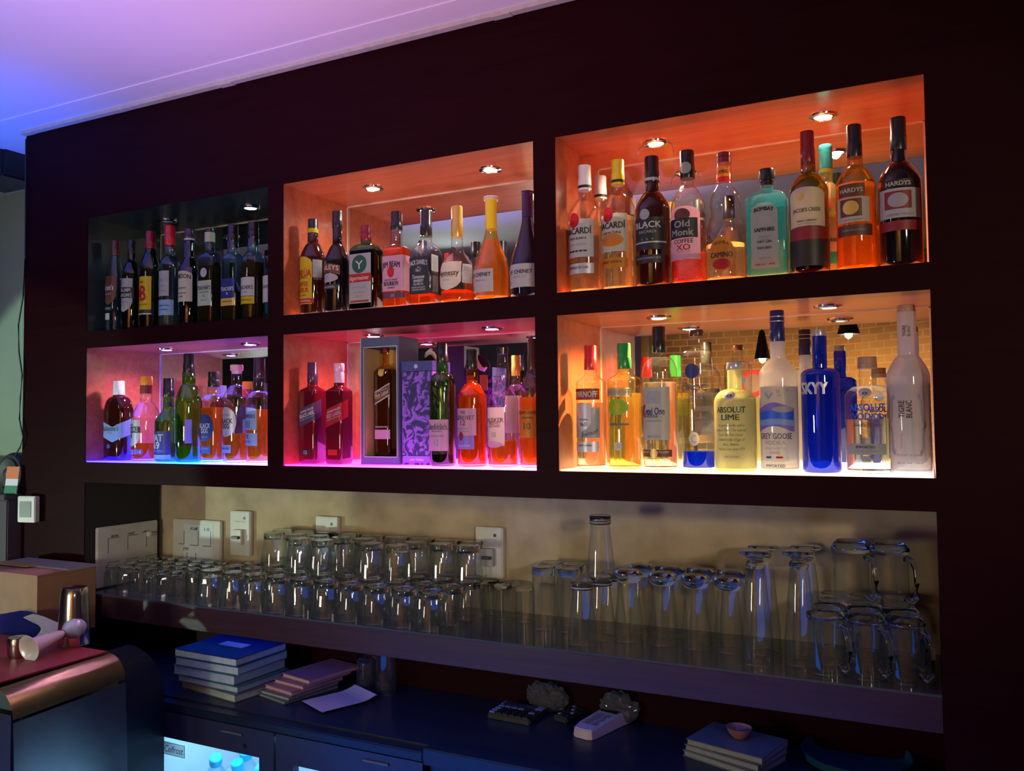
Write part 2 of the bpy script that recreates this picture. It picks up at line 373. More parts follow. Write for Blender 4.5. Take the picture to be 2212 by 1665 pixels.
for k, (c, za, zb, st, es, lc, lw) in NICHE.items():
    x0, x1 = XN[c]; th = .024
    bm = bmesh.new()
    box(bm, x0-th, x0, .0035, D, za-th, zb+th); box(bm, x1, x1+th, .0035, D, za-th, zb+th)
    box(bm, x0, x1, .0035, D, za-th, za); box(bm, x0, x1, .0035, D, zb, zb+th)
    # pale edge beads where the lining meets the mirror
    for (a, b, p, q) in ((x0, x0+.003, za, zb), (x1-.003, x1, za, zb), (x0, x1, zb-.003, zb)):
        box(bm, a, b, D-.004, D-.001, p, q, 1)
    ln = obj('niche_lining', bm, [M_line if k != 'UL' else mat('shaded_lining', (.018, .030, .032), .22), mat('edge_bead', (.75, .6, .5), .4)], cab)  # upper left niche: shade put into a darker copy of the lining
    mr = obj('mirror_panel', bx(x0, x1, D, D+.005, za, zb), M_mirror, cab); mr['label'] = 'mirror at the back of the '+order[k]
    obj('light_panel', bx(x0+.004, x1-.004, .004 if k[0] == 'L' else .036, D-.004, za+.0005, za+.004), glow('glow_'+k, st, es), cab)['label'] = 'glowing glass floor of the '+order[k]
    for j, X in enumerate(((x0+.21, x0+.605) if c == 0 else (x0+.217, x0+.634) if c == 1 else (x0+.221, x0+.641))):
        on = lw[j] > 0 and not (k == 'LR' and j == 1)
        t = thing('downlight', 'round recessed spotlight, %s, %s in the ceiling of the %s' % ('lit' if on else 'unlit', 'left' if j == 0 else 'right', order[k]), 'downlight', (X, .166, zb))
        obj('trim_ring', lathe([(.034, 0), (.033, -.004), (.024, -.006), (.020, -.002)], 28, False, False), M_chrome, t, True)
        obj('lens', lathe([(.020, -.004), (.019, -.0015)], 24, True, True), (M_lens_teal if k == 'UL' else M_lens_on) if on else M_lens_off, t)
        if k == 'UR' and j == 0: obj('spring_clip', tube([(-.034, 0, -.003), (-.046, -.004, -.012), (-.048, -.006, -.026)], .0014, 6), M_chrome, t, True); obj('spring_clip', tube([(.030, 0, -.003), (.044, -.004, -.010), (.050, -.006, -.036)], .0016, 6), M_chrome, t, True)
        if lw[j]:
            lamp('lamp_light', 'SPOT', (0, 0, -.008), lc, lw[j], (0, 0, -1), .012, 155, .7, parent=t)
cl = obj('recess_side', bx(0-.024, 0, .0035, D, ZS-.075, ZB), M_dark, cab); cl2 = obj('recess_side', bx(XN[2][1], XN[2][1]+.024, .0035, D, ZS-.075, ZB), M_panel, cab)
# ------------------------------------------------------------------ glass shelf
M_shelfglass = mat('shelf_glass', (.055, .072, .10), .05, 0, coat=.4)
sh = thing('glass_shelf', 'long dark shelf with a glossy top below the niches, crowded with glasses', 'shelf', (0, 0, ZS))
obj('shelf_board', bx(.001, XN[2][1]-.001, .0, D+.01, -.078, -.006), M_fascia, sh)
obj('glass_top', bx(.001, XN[2][1]-.001, .002, D+.01, -.006, 0), M_shelfglass, sh)
# ------------------------------------------------------------------ counter and coolers
M_cnt = mat('blue_lit_counter', (.012, .020, .045), .35, noise=.1, nscale=20)  # blue light on the dark worktop is mixed into its base colour
M_cool = mat('cooler_steel', (.02, .032, .05), .32, .5)
ct = thing('back_counter', 'dark worktop under the glass shelf', 'counter', (0, 0, ZC))
obj('worktop', bx(.002, 4.4, -.085, D-.013, -.03, 0, bev=.003), M_cnt, ct)
obj('front_edge', bx(.44, 1.468, -.125, -.086, -.028, -.004, bev=.003), M_cool, ct)
cs = thing('counter_cabinet', 'dark cabinet with a raised front edge right of the glass door cooler', 'cabinet', (1.475, 0, 0))
obj('body', bx(0, 2.9, -.10, .30, -1.62, -.75), M_cool, cs)
obj('front_band', bx(0, 2.9, -.135, -.087, -.745, ZC+.012, bev=.003), M_cool, cs)
for i in range(5):
    d = obj('door', bx(.02+i*.56, .56+i*.56, -.118, -.101, -1.58, -.79, bev=.004), M_cool, cs)
    obj('handle', bx(.24+i*.56, .34+i*.56, -.130, -.119, -.80, -.79), M_cool, d)
co = thing('bottle_cooler', 'dark two door glass front bottle cooler, brightly lit inside, under the counter', 'cooler', (0, 0, 0))
M_liner = mat('cooler_liner', (.75, .82, .88), .5)
bm = bmesh.new()
box(bm, .455, .470, -.10, .30, -1.60, -.747); box(bm, 1.455, 1.468, -.10, .30, -1.60, -.747)
box(bm, .470, 1.455, -.10, .30, -.765, -.747); box(bm, .470, 1.455, .28, .30, -1.60, -.765); box(bm, .470, 1.455, -.10, .28, -1.60, -1.585)
obj('body', bm, M_cool, co)
bm = bmesh.new(); box(bm, .471, 1.454, .270, .279, -1.58, -.766); box(bm, .471, .476, -.09, .27, -1.58, -.766); box(bm, 1.449, 1.454, -.09, .27, -1.58, -.766); box(bm, .96, .97, -.09, .27, -1.58, -.766)
obj('liner', bm, M_liner, co)
obj('wire_shelf', bx(.477, .959, -.08, .27, -1.05, -1.045), M_liner, co)
obj('light_strip', bx(.48, 1.44, -.085, -.075, -.785, -.775), mat('cooler_strip', (1, 1, 1), .5, emit=(.45, .80, 1), es=14), co)
lamp('lamp_light', 'AREA', (.72, .02, -.79), (.42, .78, 1), 1.5, (.72, .12, -1.2), .3, parent=co)
lamp('lamp_light', 'AREA', (1.22, .02, -.79), (.42, .78, 1), 1.1, (1.22, .12, -1.2), .3, parent=co)
M_win = shell('cooler_glass', (.92, .97, 1), (.7, .85, .95), .04, .3, 60)
for (a, b, w0, w1) in ((.463, .973, .512, .919), (.981, 1.468, 1.043, 1.418)):
    bm = bmesh.new(); zt, zb_, wt, wb_ = -.745, -1.58, -.822, -1.50
    box(bm, a, w0, -.125, -.101, zb_, zt); box(bm, w1, b, -.125, -.101, zb_, zt); box(bm, w0, w1, -.125, -.101, wt, zt); box(bm, w0, w1, -.125, -.101, zb_, wb_)
    d = obj('door', bm, mat('door_frame', (.03, .035, .06), .3, .2), co)
    obj('window_pane', bx(w0, w1, -.116, -.112, wb_, wt), M_win, d)
    obj('handle', bx((a+b)/2+.06, (a+b)/2+.14, -.131, -.1255, -.769, -.764), mat('satin_handle', (.12, .14, .17), .4, .4), d)
    bm = lathe([(.007, 0), (.007, .004)], 16); bmesh.ops.rotate(bm, verts=bm.verts, matrix=Matrix.Rotation(PI/2, 3, 'X'))
    obj('lock', bm, M_chrome, d, loc=(w1-.05, -.1255, -.795))

def flat_text(parent, name, s, origin, right, up, h, m, width=None, bold=0, shear=0, off=.0006):
    vs, fs, wd = text_geo(s, bold, shear)
    right = Vector(right).normalized(); up = Vector(up).normalized(); nrm = right.cross(up)
    sx = (width/wd) if width else h
    bm = bmesh.new(); bv = [bm.verts.new(Vector(origin)+right*x*sx+up*y*h+nrm*(off+l)) for x, y, l in vs]
    for f in fs:
        try: bm.faces.new([bv[i] for i in f])
        except Exception: pass
    return obj(name, bm, m, parent)
M_ink = mat('black_ink', (.01, .01, .012), .6)
st = thing('cooler_sticker', 'small pale sticker with black slanted lettering on the cooler door glass', 'sticker', (.573, -.1165, -.858))
bm = bx(-.046, .046, -.001, 0, -.019, .019); obj('sticker_sheet', bm, paper('sticker_paper', (.92, .96, .92)), st)
flat_text(st, 'lettering', 'Celfrost', (0, -.001, .0), (1, 0, 0), (0, 0, 1), .020, M_ink, .078, 0, .25)
bm = bmesh.new()
for (a, b, c, d) in ((-.045, .045, .0175, .0185), (-.045, .045, -.0185, -.0175), (-.045, -.044, -.0175, .0175), (.044, .045, -.0175, .0175)): box(bm, a, b, -.0016, -.001, c, d)
obj('border', bm, M_ink, st)
M_pet = shell('pet_plastic', (.80, .93, 1), (.35, .6, .8), .08)
M_capc = mat('cyan_cap', (.01, .45, .75), .4, emit=(0.01, .5, .9), es=.0)
for i, (u, v, tilt) in enumerate(((466, 1641, 22), (513, 1652, 4), (566, 1661, -8), (531, 1628, 10))):
    p = aty(u, v, (.0, .06, .02, .13)[i]); t = thing('water_bottle', ['clear water bottle with a blue cap, leftmost in the lit cooler', 'clear water bottle with a cyan cap in the middle of the lit cooler', 'clear water bottle with a cyan cap at the right edge of the cooler window', 'clear water bottle with a pale cyan cap behind the others in the cooler'][i], 'bottle', p)
    t.rotation_euler = (math.radians(20), math.radians(tilt), 0); t.scale = (1.25,)*3
    obj('bottle_body', lathe([(.028, -.24), (.032, -.235), (.032, -.10), (.029, -.095), (.032, -.09), (.032, -.07), (.012, -.016), (.012, -.004)], 20), M_pet, t, True)
    obj('cap', lathe([(.0155, -.012), (.016, .008), (.014, .010)], 20), M_capc, t, True)

# ------------------------------------------------------------------ bottles
def section(a, b, c, n=6):
    c = min(c, a, b)-1e-6; P = []
    for (sx, sy, a0) in ((1, -1, -PI/2), (1, 1, 0), (-1, 1, PI/2), (-1, -1, PI)):
        for i in range(n+1):
            t = a0+PI/2*i/n; P.append((sx*(a-c)+c*math.cos(t), sy*(b-c)+c*math.sin(t)))
    return P
def surf(s, a, b, c):
    """point and outward normal at arc length s from the middle of the front (-y)"""
    sg = 1 if s >= 0 else -1; s = abs(s); c = min(c, a, b); f = a-c
    if s <= f: return (sg*s, -b, 0, -1)
    s -= f; q = c*PI/2
    if s <= q:
        t = s/c; return (sg*(a-c+c*math.sin(t)), -(b-c)-c*math.cos(t), sg*math.sin(t), -math.cos(t))
    s -= q; f = 2*(b-c)
    if s <= f: return (sg*a, -(b-c)+s, sg, 0)
    s -= f; t = min(s/c, PI/2) if c > 1e-6 else 0
    return (sg*(a-c+c*math.cos(t)), (b-c)+c*math.sin(t), sg*math.cos(t), math.sin(t))
def loft(prof, n=6, k=1.0, zmin=None, zmax=None, dk=0.0, bm=None):
    """prof rows (z, a, b, c)"""
    bm = bm or bmesh.new(); rings = []
    rows = []
    for i, r in enumerate(prof):
        if zmax is not None and r[0] > zmax:
            p = prof[i-1]
            if p[0] < zmax:
                t = (zmax-p[0])/(r[0]-p[0]); rows.append([zmax]+[p[j]+(r[j]-p[j])*t for j in (1, 2, 3)])
            break
        rows.append(list(r))
    if zmin is not None: rows = [[max(r[0], zmin)]+r[1:] for r in rows]
    for z, a, b, c in rows:
        a = max(a-dk, .001); b = max(b-dk, .001); c = max(c-dk, .0009)
        rings.append([bm.verts.new((x, y, z)) for x, y in section(a, b, c, n)])
    N = len(rings[0])
    for p, q in zip(rings, rings[1:]):
        for i in range(N): bm.faces.new((p[i], p[(i+1) % N], q[(i+1) % N], q[i]))
    bm.faces.new(rings[0][::-1]); bm.faces.new(rings[-1])
    bmesh.ops.remove_doubles(bm, verts=bm.verts, dist=1e-6)
    return bm
def prof_at(prof, z):
    for p, q in zip(prof, prof[1:]):
        if q[0] >= z:
            t = 0 if q[0] == p[0] else (z-p[0])/(q[0]-p[0]); t = max(0, min(1, t))
            return [p[j]+(q[j]-p[j])*t for j in (1, 2, 3)]
    return prof[-1][1:]
PAINT = {
 'white': (.80, .80, .78), 'cream': (.78, .72, .55), 'black': (.012, .012, .014), 'red': (.60, .02, .03), 'dred': (.22, .01, .015), 'yellow': (.85, .60, .02),
 'gold': (.70, .45, .10), 'navy': (.012, .02, .14), 'blue': (.01, .10, .60), 'lblue': (.35, .58, .85), 'silver': (.50, .50, .54), 'green': (.02, .25, .05), 'lime': (.45, .75, .04),
 'orange': (.85, .28, .02), 'pink': (.85, .45, .60), 'gray': (.30, .30, .30), 'brown': (.10, .03, .015), 'teal': (.05, .50, .48), 'purple': (.18, .04, .28), 'plum': (.06, .02, .07),
 'paper': (.72, .70, .66), 'mint': (.62, .70, .52), 'violet': (.35, .25, .75), 'lgray': (.55, .55, .52), 'dgreen': (.01, .06, .03),
}
def paint(n):
    if 'paint_'+n in _mc: return _mc['paint_'+n]
    if n in ('white', 'cream', 'paper', 'mint', 'lgray', 'pink', 'yellow', 'orange', 'lblue', 'violet', 'teal', 'lime', 'red'): return paper('paint_'+n, PAINT[n])
    if n in ('gold', 'silver'): return mat('paint_'+n, PAINT[n], .35, .35)
    return mat('paint_'+n, PAINT[n], .45)
def decal(prof, s0, s1, z0, z1, off=.0006, shape='rect', nu=20, nv=8, slant=0):
    off += .0003; bm = bmesh.new(); g = []
    if shape == 'oval': nv = 10; nu = 28
    def P(s, z):
        a, b, c = prof_at(prof, z); x, y, nx, ny = surf(s, a, b, c)
        return bm.verts.new((x+nx*off, y+ny*off, z))
    sc, zc = (s0+s1)/2, (z0+z1)/2; hs, hz = (s1-s0)/2, (z1-z0)/2
    if shape == 'oval':
        c0 = P(sc, zc); prev = None; N = 32
        for r in range(1, 6):
            ring = [P(sc+hs*r/5*math.cos(2*PI*i/N), zc+hz*r/5*math.sin(2*PI*i/N)) for i in range(N)]
            for i in range(N):
                if prev: bm.faces.new((prev[i], ring[i], ring[(i+1) % N], prev[(i+1) % N]))
                else: bm.faces.new((c0, ring[i], ring[(i+1) % N]))
            prev = ring
    else:
        for j in range(nv+1):
            row = []
            for i in range(nu+1):
                u = -1+2*i/nu; v = -1+2*j/nv
                z = zc+hz*v+slant*u
                if shape == 'arch' and v > 0: z = zc+hz*v*(.72+.28*math.sqrt(max(0, 1-u*u)))
                if shape == 'chevron': z = zc+v*hz*.55+(hz*.45)*(abs(u+.15)*1.3-.5)
                if shape == 'shield': z = zc+hz*(v if v > 0 else v*(1-.35*u*u*u*u-.25*abs(u)))
                if shape == 'wave': z = zc+hz*v+hz*.25*math.cos(u*3)
                row.append(P(sc+hs*u, z))
            g.append(row)
        for j in range(nv):
            for i in range(nu): bm.faces.new((g[j][i], g[j][i+1], g[j+1][i+1], g[j+1][i]))
    return bm
def letters(bm, prof, s, sc, zc, h, width, mi, bold=0, shear=0, off=.0012, slant=0, vert=False, arc=0):
    vs, fs, wd = text_geo(s, bold, shear)
    if not vs: return
    sx = width/wd; bv = []
    for x, y, l in vs:
        dx, dz = x*sx, y*h+arc*(1-(x*2/wd)**2)*h
        if vert: dx, dz = -y*h, x*sx
        z = zc+dz+slant*dx; a, b, c = prof_at(prof, z); X, Y, nx, ny = surf(sc+dx, a, b, c)
        bv.append(bm.verts.new((X+nx*(off+l), Y+ny*(off+l), z)))
    for f in fs:
        try: bm.faces.new([bv[i] for i in f]).material_index = mi
        except Exception: pass
def shoulder(kind, t):
    if kind == 'round': return math.sqrt(max(0, 1-t*t))
    if kind == 'slope': return 1-t
    if kind == 's': return .5+.5*math.cos(PI*t)
    if kind == 'sq': return (1-t**3)**.5 if t < 1 else 0
    if kind == 'conc': return (1-t)**1.6
    return .55*math.sqrt(max(0, 1-t*t))+.45*(.5+.5*math.cos(PI*t))
G_CLEAR = shell('clear_glass', (.97, .98, .98), (.50, .53, .55), .06)
GL = {
 'clear': lambda: G_CLEAR, 'bluish': lambda: shell('bluish_glass', (.62, .86, 1), (.10, .30, .50), .08), 'green': lambda: shell('green_glass', (.24, .60, .16), (.03, .20, .03), .07),
 'dkgreen': lambda: shell('dark_green_glass', (.03, .16, .06), (.002, .03, .01), .08), 'olive': lambda: shell('olive_glass', (.55, .48, .06), (.15, .12, .01), .07),
 'dark': lambda: mat('dark_bottle_glass', (.006, .004, .006), .06, 0, coat=.5), 'brown': lambda: mat('brown_bottle_glass', (.030, .004, .003), .06, 0, coat=.5),
 'navy': lambda: mat('navy_bottle_glass', (.006, .006, .02), .06, 0, coat=.5), 'cobalt': lambda: shell('cobalt_glass', (.03, .12, .85), (.0, .01, .30), .09, op=.30, opc=(.01, .05, .60)),
 'cyan': lambda: shell('cyan_glass', (.45, .92, .95), (.05, .50, .60), .07, op=.15, opc=(.25, .85, .9)), 'frost': lambda: shell('frosted_glass', (.95, .95, .95), (.8, .8, .8), .05, op=.62, opc=(.88, .88, .92)),
 'frosty': lambda: shell('lime_frosted_glass', (.95, 1, .75), (.8, .8, .5), .05, op=.70, opc=(.86, .88, .50)), 'rough': lambda: shell('dimpled_glass', (.93, .94, .92), (.45, .5, .45), .10, .9, 150),
 'amberg': lambda: shell('amber_glass', (.98, .74, .22), (.6, .25, .02), .07), 'yel': lambda: shell('straw_glass', (.95, .90, .55), (.5, .5, .15), .07, op=.25, opc=(.9, .85, .4)),
 'smirn': lambda: shell('lime_tinted_glass', (.98, 1, .62), (.55, .6, .2), .07), 'redg': lambda: mat('dark_red_bottle_glass', (.10, .004, .010), .07, 0, coat=.5),
}
LQ = {
 'whisky': lambda: liquid('whisky_liquid', (.90, .42, .06), .25), 'amber': lambda: liquid('amber_liquid', (.92, .40, .05), .28), 'red': lambda: liquid('red_liquid', (.85, .05, .01), .4),
 'water': lambda: liquid('clear_liquid', (.97, .97, .93), .04), 'pale': lambda: liquid('pale_liquid', (.96, .93, .70), .12), 'brownish': lambda: liquid('brown_liquid', (.30, .10, .02), .35),
 'wine': lambda: liquid('dark_wine', (.05, .003, .004), .6), 'blue': lambda: liquid('blue_liquid', (.0, .08, .95), .65), 'ygreen': lambda: liquid('yellow_green_liquid', (.65, .60, .02), .6), 'cyan': lambda: liquid('cyan_liquid', (.45, .9, .92), .2),
 'gold': lambda: liquid('golden_wine', (.97, .62, .10), .3),
 'bourbon': lambda: liquid('bourbon_liquid', (.95, .20, .03), .35),
}
HT = {}
def bottle(nm, cat, row, lab, u, vtop, wpx, Y=.078, vs=0, vn=0, vc=0, nw=20, cw=None, sq=None, corner=.25, sh='mix', glass='clear', liq=None, lv=0, cap='black', cap2=None,
           labels=(), rings=None, rot=0, capshape='plain', vcap=None, group=None, base=.012, bump=None):
    zf = (Z2 if row == 'U' else 0)+.0042
    P0 = aty(u, 600, Y); X = P0.x; m = mpp((X, Y, zf+.15))
    th = math.atan2(CAM.x-X, Y-CAM.y)                      # how far to the side the camera stands
    W = wpx*m
    if sq: rb = sq; a = W/2/(math.cos(th)+rb*abs(math.sin(th))-.3*corner); b = a*rb; c = a*corner
    else: a = b = c = W/2; rb = 1
    Z = lambda v: aty(u, v, Y).z-zf
    if rings: pass
    h, zs, zn, zc = Z(vtop), Z(vs), Z(vn), Z(vc); rn = nw*m/2; rc = (cw or nw+2)*m/2
    HT[lab] = round(h, 3)
    prof = [(0, a*.86, b*.86, c*.86), (.0025, a*.95, b*.95, c*.95), (.008, a, b, c)]
    if rings:                                                # custom silhouette: (v, width fraction)
        for v, f in rings:
            rr = a*f; k = (rr-rn)/(a-rn) if a > rn else 1
            prof.append((Z(v), rr, rr*(rb+(1-rb)*(1-k)) if k < 1 else rr*rb, min(rr, c+(rr-c)*(1-k)) if k < 1 else c*f))
    else:
        prof.append((zs, a, b, c))
        for i in range(1, 11):
            t = i/10; k = shoulder(sh, t); aa = rn+(a-rn)*k; bb = rn+(b-rn)*k; cc = rn+(c-rn)*k
            prof.append((zs+(zn-zs)*t, aa, bb, cc))
    prof.append((max(zc, prof[-1][0]+.001), rn, rn, rn))
    t = thing(nm, lab, cat, (X, Y, zf), rot, group)
    gm = GL[glass]()
    obj('bottle_body', loft(prof+[(zc+.003, rn*.9, rn*.9, rn*.9)]), gm, t, True)
    if liq:
        L = loft(prof, zmin=base*.6, zmax=Z(lv), dk=.0022)
        obj('liquid', L, LQ[liq](), t, True)
    # cap
    H = h-zc; cm = cap if not isinstance(cap, str) else mat('cap_'+cap, PAINT[cap], .28, .35 if cap in ('gold', 'silver') else 0, coat=.3)
    if capshape == 'plain': cp = [(rc*.98, 0), (rc, .001), (rc, H*.45), (rc*.99, H*.455), (rc*.955, H*.47), (rc*.955, H-.003), (rc*.9, H)]
    elif capshape == 'knob': cp = [(rn*.98, 0), (rn*1.0, H*.30), (rc, H*.32), (rc*1.02, H*.9), (rc*.93, H)]
    elif capshape == 'bulb': cp = [(rn*1.02, 0), (rn*1.02, H*.5), (rn*.9, H*.55), (rc, H*.62), (rc, H*.93), (rc*.9, H)]
    elif capshape == 'flat': cp = [(rn*1.05, 0), (rn*1.05, H*.88), (rc, H*.9), (rc, H*.97), (rc*.5, H)]
    elif capshape == 'ridged':
        cp = [(rc*.98, 0)]+[(rc*(1 if i % 2 else .95), H*(.04+.9*i/14)) for i in range(14)]+[(rc*.9, H)]
    cp = [(r, z+zc) for r, z in cp]
    obj('cap', lathe(cp, 24), cm, t, True)
    if cap2:      # (colour, v0, v1) bands on the neck or cap
        for bc, v0, v1 in cap2:
            zz0, zz1 = Z(v1), Z(v0)
            r0 = max(rc, rn)+.0005 if zz1 > zc-.002 else prof_at(prof, (zz0+zz1)/2)[0]+.0006
            obj('neck_band', lathe([(r0, zz0), (r0, zz1)], 24, False, False), paint(bc), t, True)
    for L in labels:
        v0, v1, s0, s1, colr = L[:5]; o = L[5] if len(L) > 5 else {}
        if colr == 'none': lb = t
        else: lb = obj('label', decal(prof, s0*a, s1*a, Z(v1), Z(v0), shape=o.get('shape', 'rect'), slant=o.get('slant', 0)*m, off=o.get('off', .0006)), paint(colr), t, True)
        tx = o.get('tx', ())
        if tx:
            bm = bmesh.new(); ms = []
            for T in tx:
                s, v, hp, wf, tc = T[:5]; q = T[5] if len(T) > 5 else {}
                pm = paint(tc)
                if pm not in ms: ms.append(pm)
                letters(bm, prof, s, ((s0+s1)/2+q.get('c', 0))*a, Z(v), hp*m, wf*a, ms.index(pm), q.get('b', .012), q.get('sh', 0), slant=q.get('sl', 0), vert=q.get('vert', False), arc=q.get('arc', 0), off=o.get('off', .0006)+.0010)
            obj('lettering' if lb is not t else 'printed_lettering', bm, ms, lb)
    return t
WH, VO, LI, RU, GI, WI = ('whisky_bottle', 'whisky bottle'), ('vodka_bottle', 'vodka bottle'), ('liqueur_bottle', 'liqueur bottle'), ('rum_bottle', 'rum bottle'), ('gin_bottle', 'gin bottle'), ('wine_bottle', 'wine bottle')
T_ = dict
# --- upper left, dark teal niche
bottle(*WH, 'U', 'bluish bottle with a brown shield label and pale lettering, leftmost in the dark niche', 249, 521, 40, vs=598, vn=555, vc=552, nw=17, sh='slope', glass='bluish', cap='brown', sq=.9, corner=.7,
  labels=[(598, 660, -1.1, 1.0, 'brown', T_(shape='shield', tx=[("Grant's", 623, 11, 1.5, 'white', T_(c=.0)), ('FAMILY RESERVE', 637, 3, 1.1, 'lgray')])), (664, 673, -.8, .5, 'black', T_(tx=[('SCOTCH WHISKY', 668, 3, 1, 'lgray')])), (678, 692, -.8, .2, 'lgray')])
bottle(*WH, 'U', 'dark bottle, white label crossed by a black name band, second in the dark niche', 284, 520, 38, vs=594, vn=565, vc=548, nw=15, glass='dkgreen', cap='black',
  labels=[(604, 676, -1.1, 1.0, 'lgray', T_(shape='shield', tx=[('EST. 1849', 613, 3, .6, 'gray'), ('BLENDED SCOTCH', 655, 3, 1.1, 'gray'), ('WHISKY', 662, 3, .6, 'gray')])), (623, 646, -1.15, 1.15, 'black', T_(off=.0010, tx=[('WILLIAM', 629, 7, 1.5, 'white'), ("LAWSON'S", 640, 7, 1.8, 'white')]))])
bottle(*WH, 'U', 'green bottle with a bright yellow label and big red initials', 325, 500, 43, vs=585, vn=545, vc=538, nw=20, glass='dkgreen', cap='dred',
  labels=[(600, 681, -1.1, .95, 'yellow', T_(tx=[('J', 636, 34, .35, 'red', T_(c=-.62)), ('&', 636, 15, .3, 'red', T_(c=-.25)), ('B', 636, 32, .62, 'red', T_(c=.18, b=.03)), ('RARE', 612, 5, .5, 'red'), ('A BLEND OF THE PUREST', 660, 2.5, 1.4, 'brown')])), (671, 679, -1.1, .95, 'black', T_(off=.0010)), (679, 681.5, -1.1, .97, 'white', T_(off=.0009))])
bottle(*WH, 'U', 'bluish clear bottle with a red cap and two pale labels in the dark niche', 367, 488, 43, vs=575, vn=552, vc=531, nw=21, cw=23, glass='bluish', cap='red', liq='pale', lv=676,
  labels=[(588, 642, -1.15, .75, 'lgray', T_(tx=[("Dewar's", 606, 11, 1.6, 'gray'), ('White Label', 619, 6, 1.3, 'gray'), ('BLENDED SCOTCH WHISKY', 631, 3, 1.5, 'gray')])), (650, 683, -1.15, 1.2, 'lblue', T_(tx=[('John Dewar & Sons', 662, 4, 1.5, 'navy', T_(sh=.3)), ('SCOTCH WHISKY', 671, 3, 1.4, 'navy')]))])
bottle(*WH, 'U', 'dark green bottle with a cream label and an arched black name', 409, 495, 44, vs=582, vn=556, vc=520, nw=20, sh='slope', glass='dkgreen', cap='plum', cap2=[('silver', 516, 520)],
  labels=[(588, 654, -1.2, 1.1, 'cream', T_(shape='arch', tx=[('JAMESON', 602, 9, 2.0, 'black', T_(b=.025, arc=.3)), ('IRISH WHISKEY', 625, 3.5, 1.2, 'brown'), ('TRIPLE DISTILLED', 636, 3, 1.2, 'brown'), ('1780', 643, 3, .5, 'brown')])), (524, 558, -.95, -.3, 'lgray', T_(shape='shield'))])
bottle(*WH, 'U', 'square bluish bottle with a pale green label and a cream stopper neck', 453, 495, 50, vs=560, vn=545, vc=524, nw=21, cw=20, glass='bluish', cap='black', cap2=[('cream', 503, 524)], sq=.75, corner=.35, liq='brownish', lv=576,
  labels=[(608, 662, -.85, .9, 'mint', T_(tx=[("TEACHER'S", 624, 8, 1.6, 'black'), ('HIGHLAND CREAM', 633, 3, 1.2, 'green'), ('12', 641, 5, .2, 'green'), ('YEARS OLD', 650, 3, .8, 'gray')])), (581, 601, -.45, .4, 'silver', T_(shape='oval'))])
bottle(*WH, 'U', 'square bluish bottle with a navy label above a tan strip in the dark niche', 503, 487, 50, vs=562, vn=548, vc=523, nw=24, cw=24, glass='bluish', cap='black', sq=.75, corner=.35, liq='brownish', lv=632,
  labels=[(604, 645, -.85, .9, 'navy', T_(tx=[("TEACHER'S", 626, 8, 1.6, 'white'), ('50', 636, 5, .25, 'white')])), (646, 662, -.85, .9, 'gold', T_(tx=[('BLENDED SCOTCH', 653, 3, 1.2, 'brown')]))])
bottle(*WH, 'U', 'round bluish bottle with a pale label above a gold strip in the dark niche', 547, 481, 50, vs=565, vn=544, vc=516, nw=25, cw=24, glass='bluish', cap='black', liq='brownish', lv=569,
  labels=[(602, 642, -.9, .85, 'paper', T_(tx=[("TEACHER'S", 624, 8, 1.5, 'black'), ('ORIGIN', 634, 3, .6, 'gray')])), (643, 659, -.9, .85, 'yellow', T_(tx=[('SCOTCH WHISKY', 651, 3, 1.2, 'brown')]))])
bottle(*WH, 'U', 'pale bottle half hidden by the right wall of the dark niche', 592, 492, 46, vs=560, vn=545, vc=520, nw=20, glass='bluish', cap='black',
  labels=[(598, 655, -1.1, .9, 'paper', T_(tx=[('SCOTCH', 622, 7, 1.2, 'black')]))])
# --- lower left, violet niche
bottle(*WH, 'L', 'dark flat bottle with a white cap and pale chevron label, leftmost in the violet niche', 259, 823, 62, vs=892, vn=855, vc=853, nw=23, cw=24, sh='round', glass='brown', cap='white', sq=.62, corner=.45,
  labels=[(902, 962, -.98, 1.75, 'lblue', T_(shape='chevron', tx=[("Ballantine's", 925, 11, 1.6, 'black', T_(c=-.45, sh=.3, b=0)), ('FINEST', 934, 3, .5, 'gray', T_(c=-.45)), ("Ballantine's", 922, 8, .9, 'gray', T_(c=.95, sh=.3, b=0, vert=True))])), (958, 968, -.35, -.02, 'navy', T_(shape='oval', off=.001))])
bottle(*WH, 'L', 'round bulbous clear bottle with an orange cap and silver crest label', 318, 813, 60, vs=905, vn=868, vc=852, nw=24, cw=25, sh='mix', glass='clear', cap='orange', capshape='knob', liq='amber', lv=957, cap2=[('dred', 832, 850)],
  labels=[(907, 964, -1.15, .45, 'silver', T_(shape='shield', tx=[('REGAL', 917, 4, .5, 'black'), ('&', 939, 12, .25, 'black')])), (921, 934, -1.25, .5, 'black', T_(off=.001, tx=[('CHIVAS', 927, 9, 1.4, 'silver')])), (969, 980, -1.1, .65, 'purple', T_(tx=[('12', 975, 8, .3, 'white'), ('12', 975, 5, .2, 'silver', T_(c=.65))]))])
bottle(*WH, 'L', 'squat green bottle with a wide blue label in white stencil letters', 366, 817, 56, vs=913, vn=878, vc=857, nw=22, cw=24, sh='s', glass='green', cap='black', cap2=[('black', 868, 878)], rot=0,
  labels=[(931, 979, -1.35, 1.0, 'navy', T_(tx=[('VAT', 945, 15, 1.25, 'white', T_(b=.03)), ('69', 961, 15, .7, 'white', T_(b=.03)), ('BLENDED SCOTCH WHISKY', 973, 3, 1.3, 'lblue')])), (981, 990, -1.35, 1.0, 'lblue')])
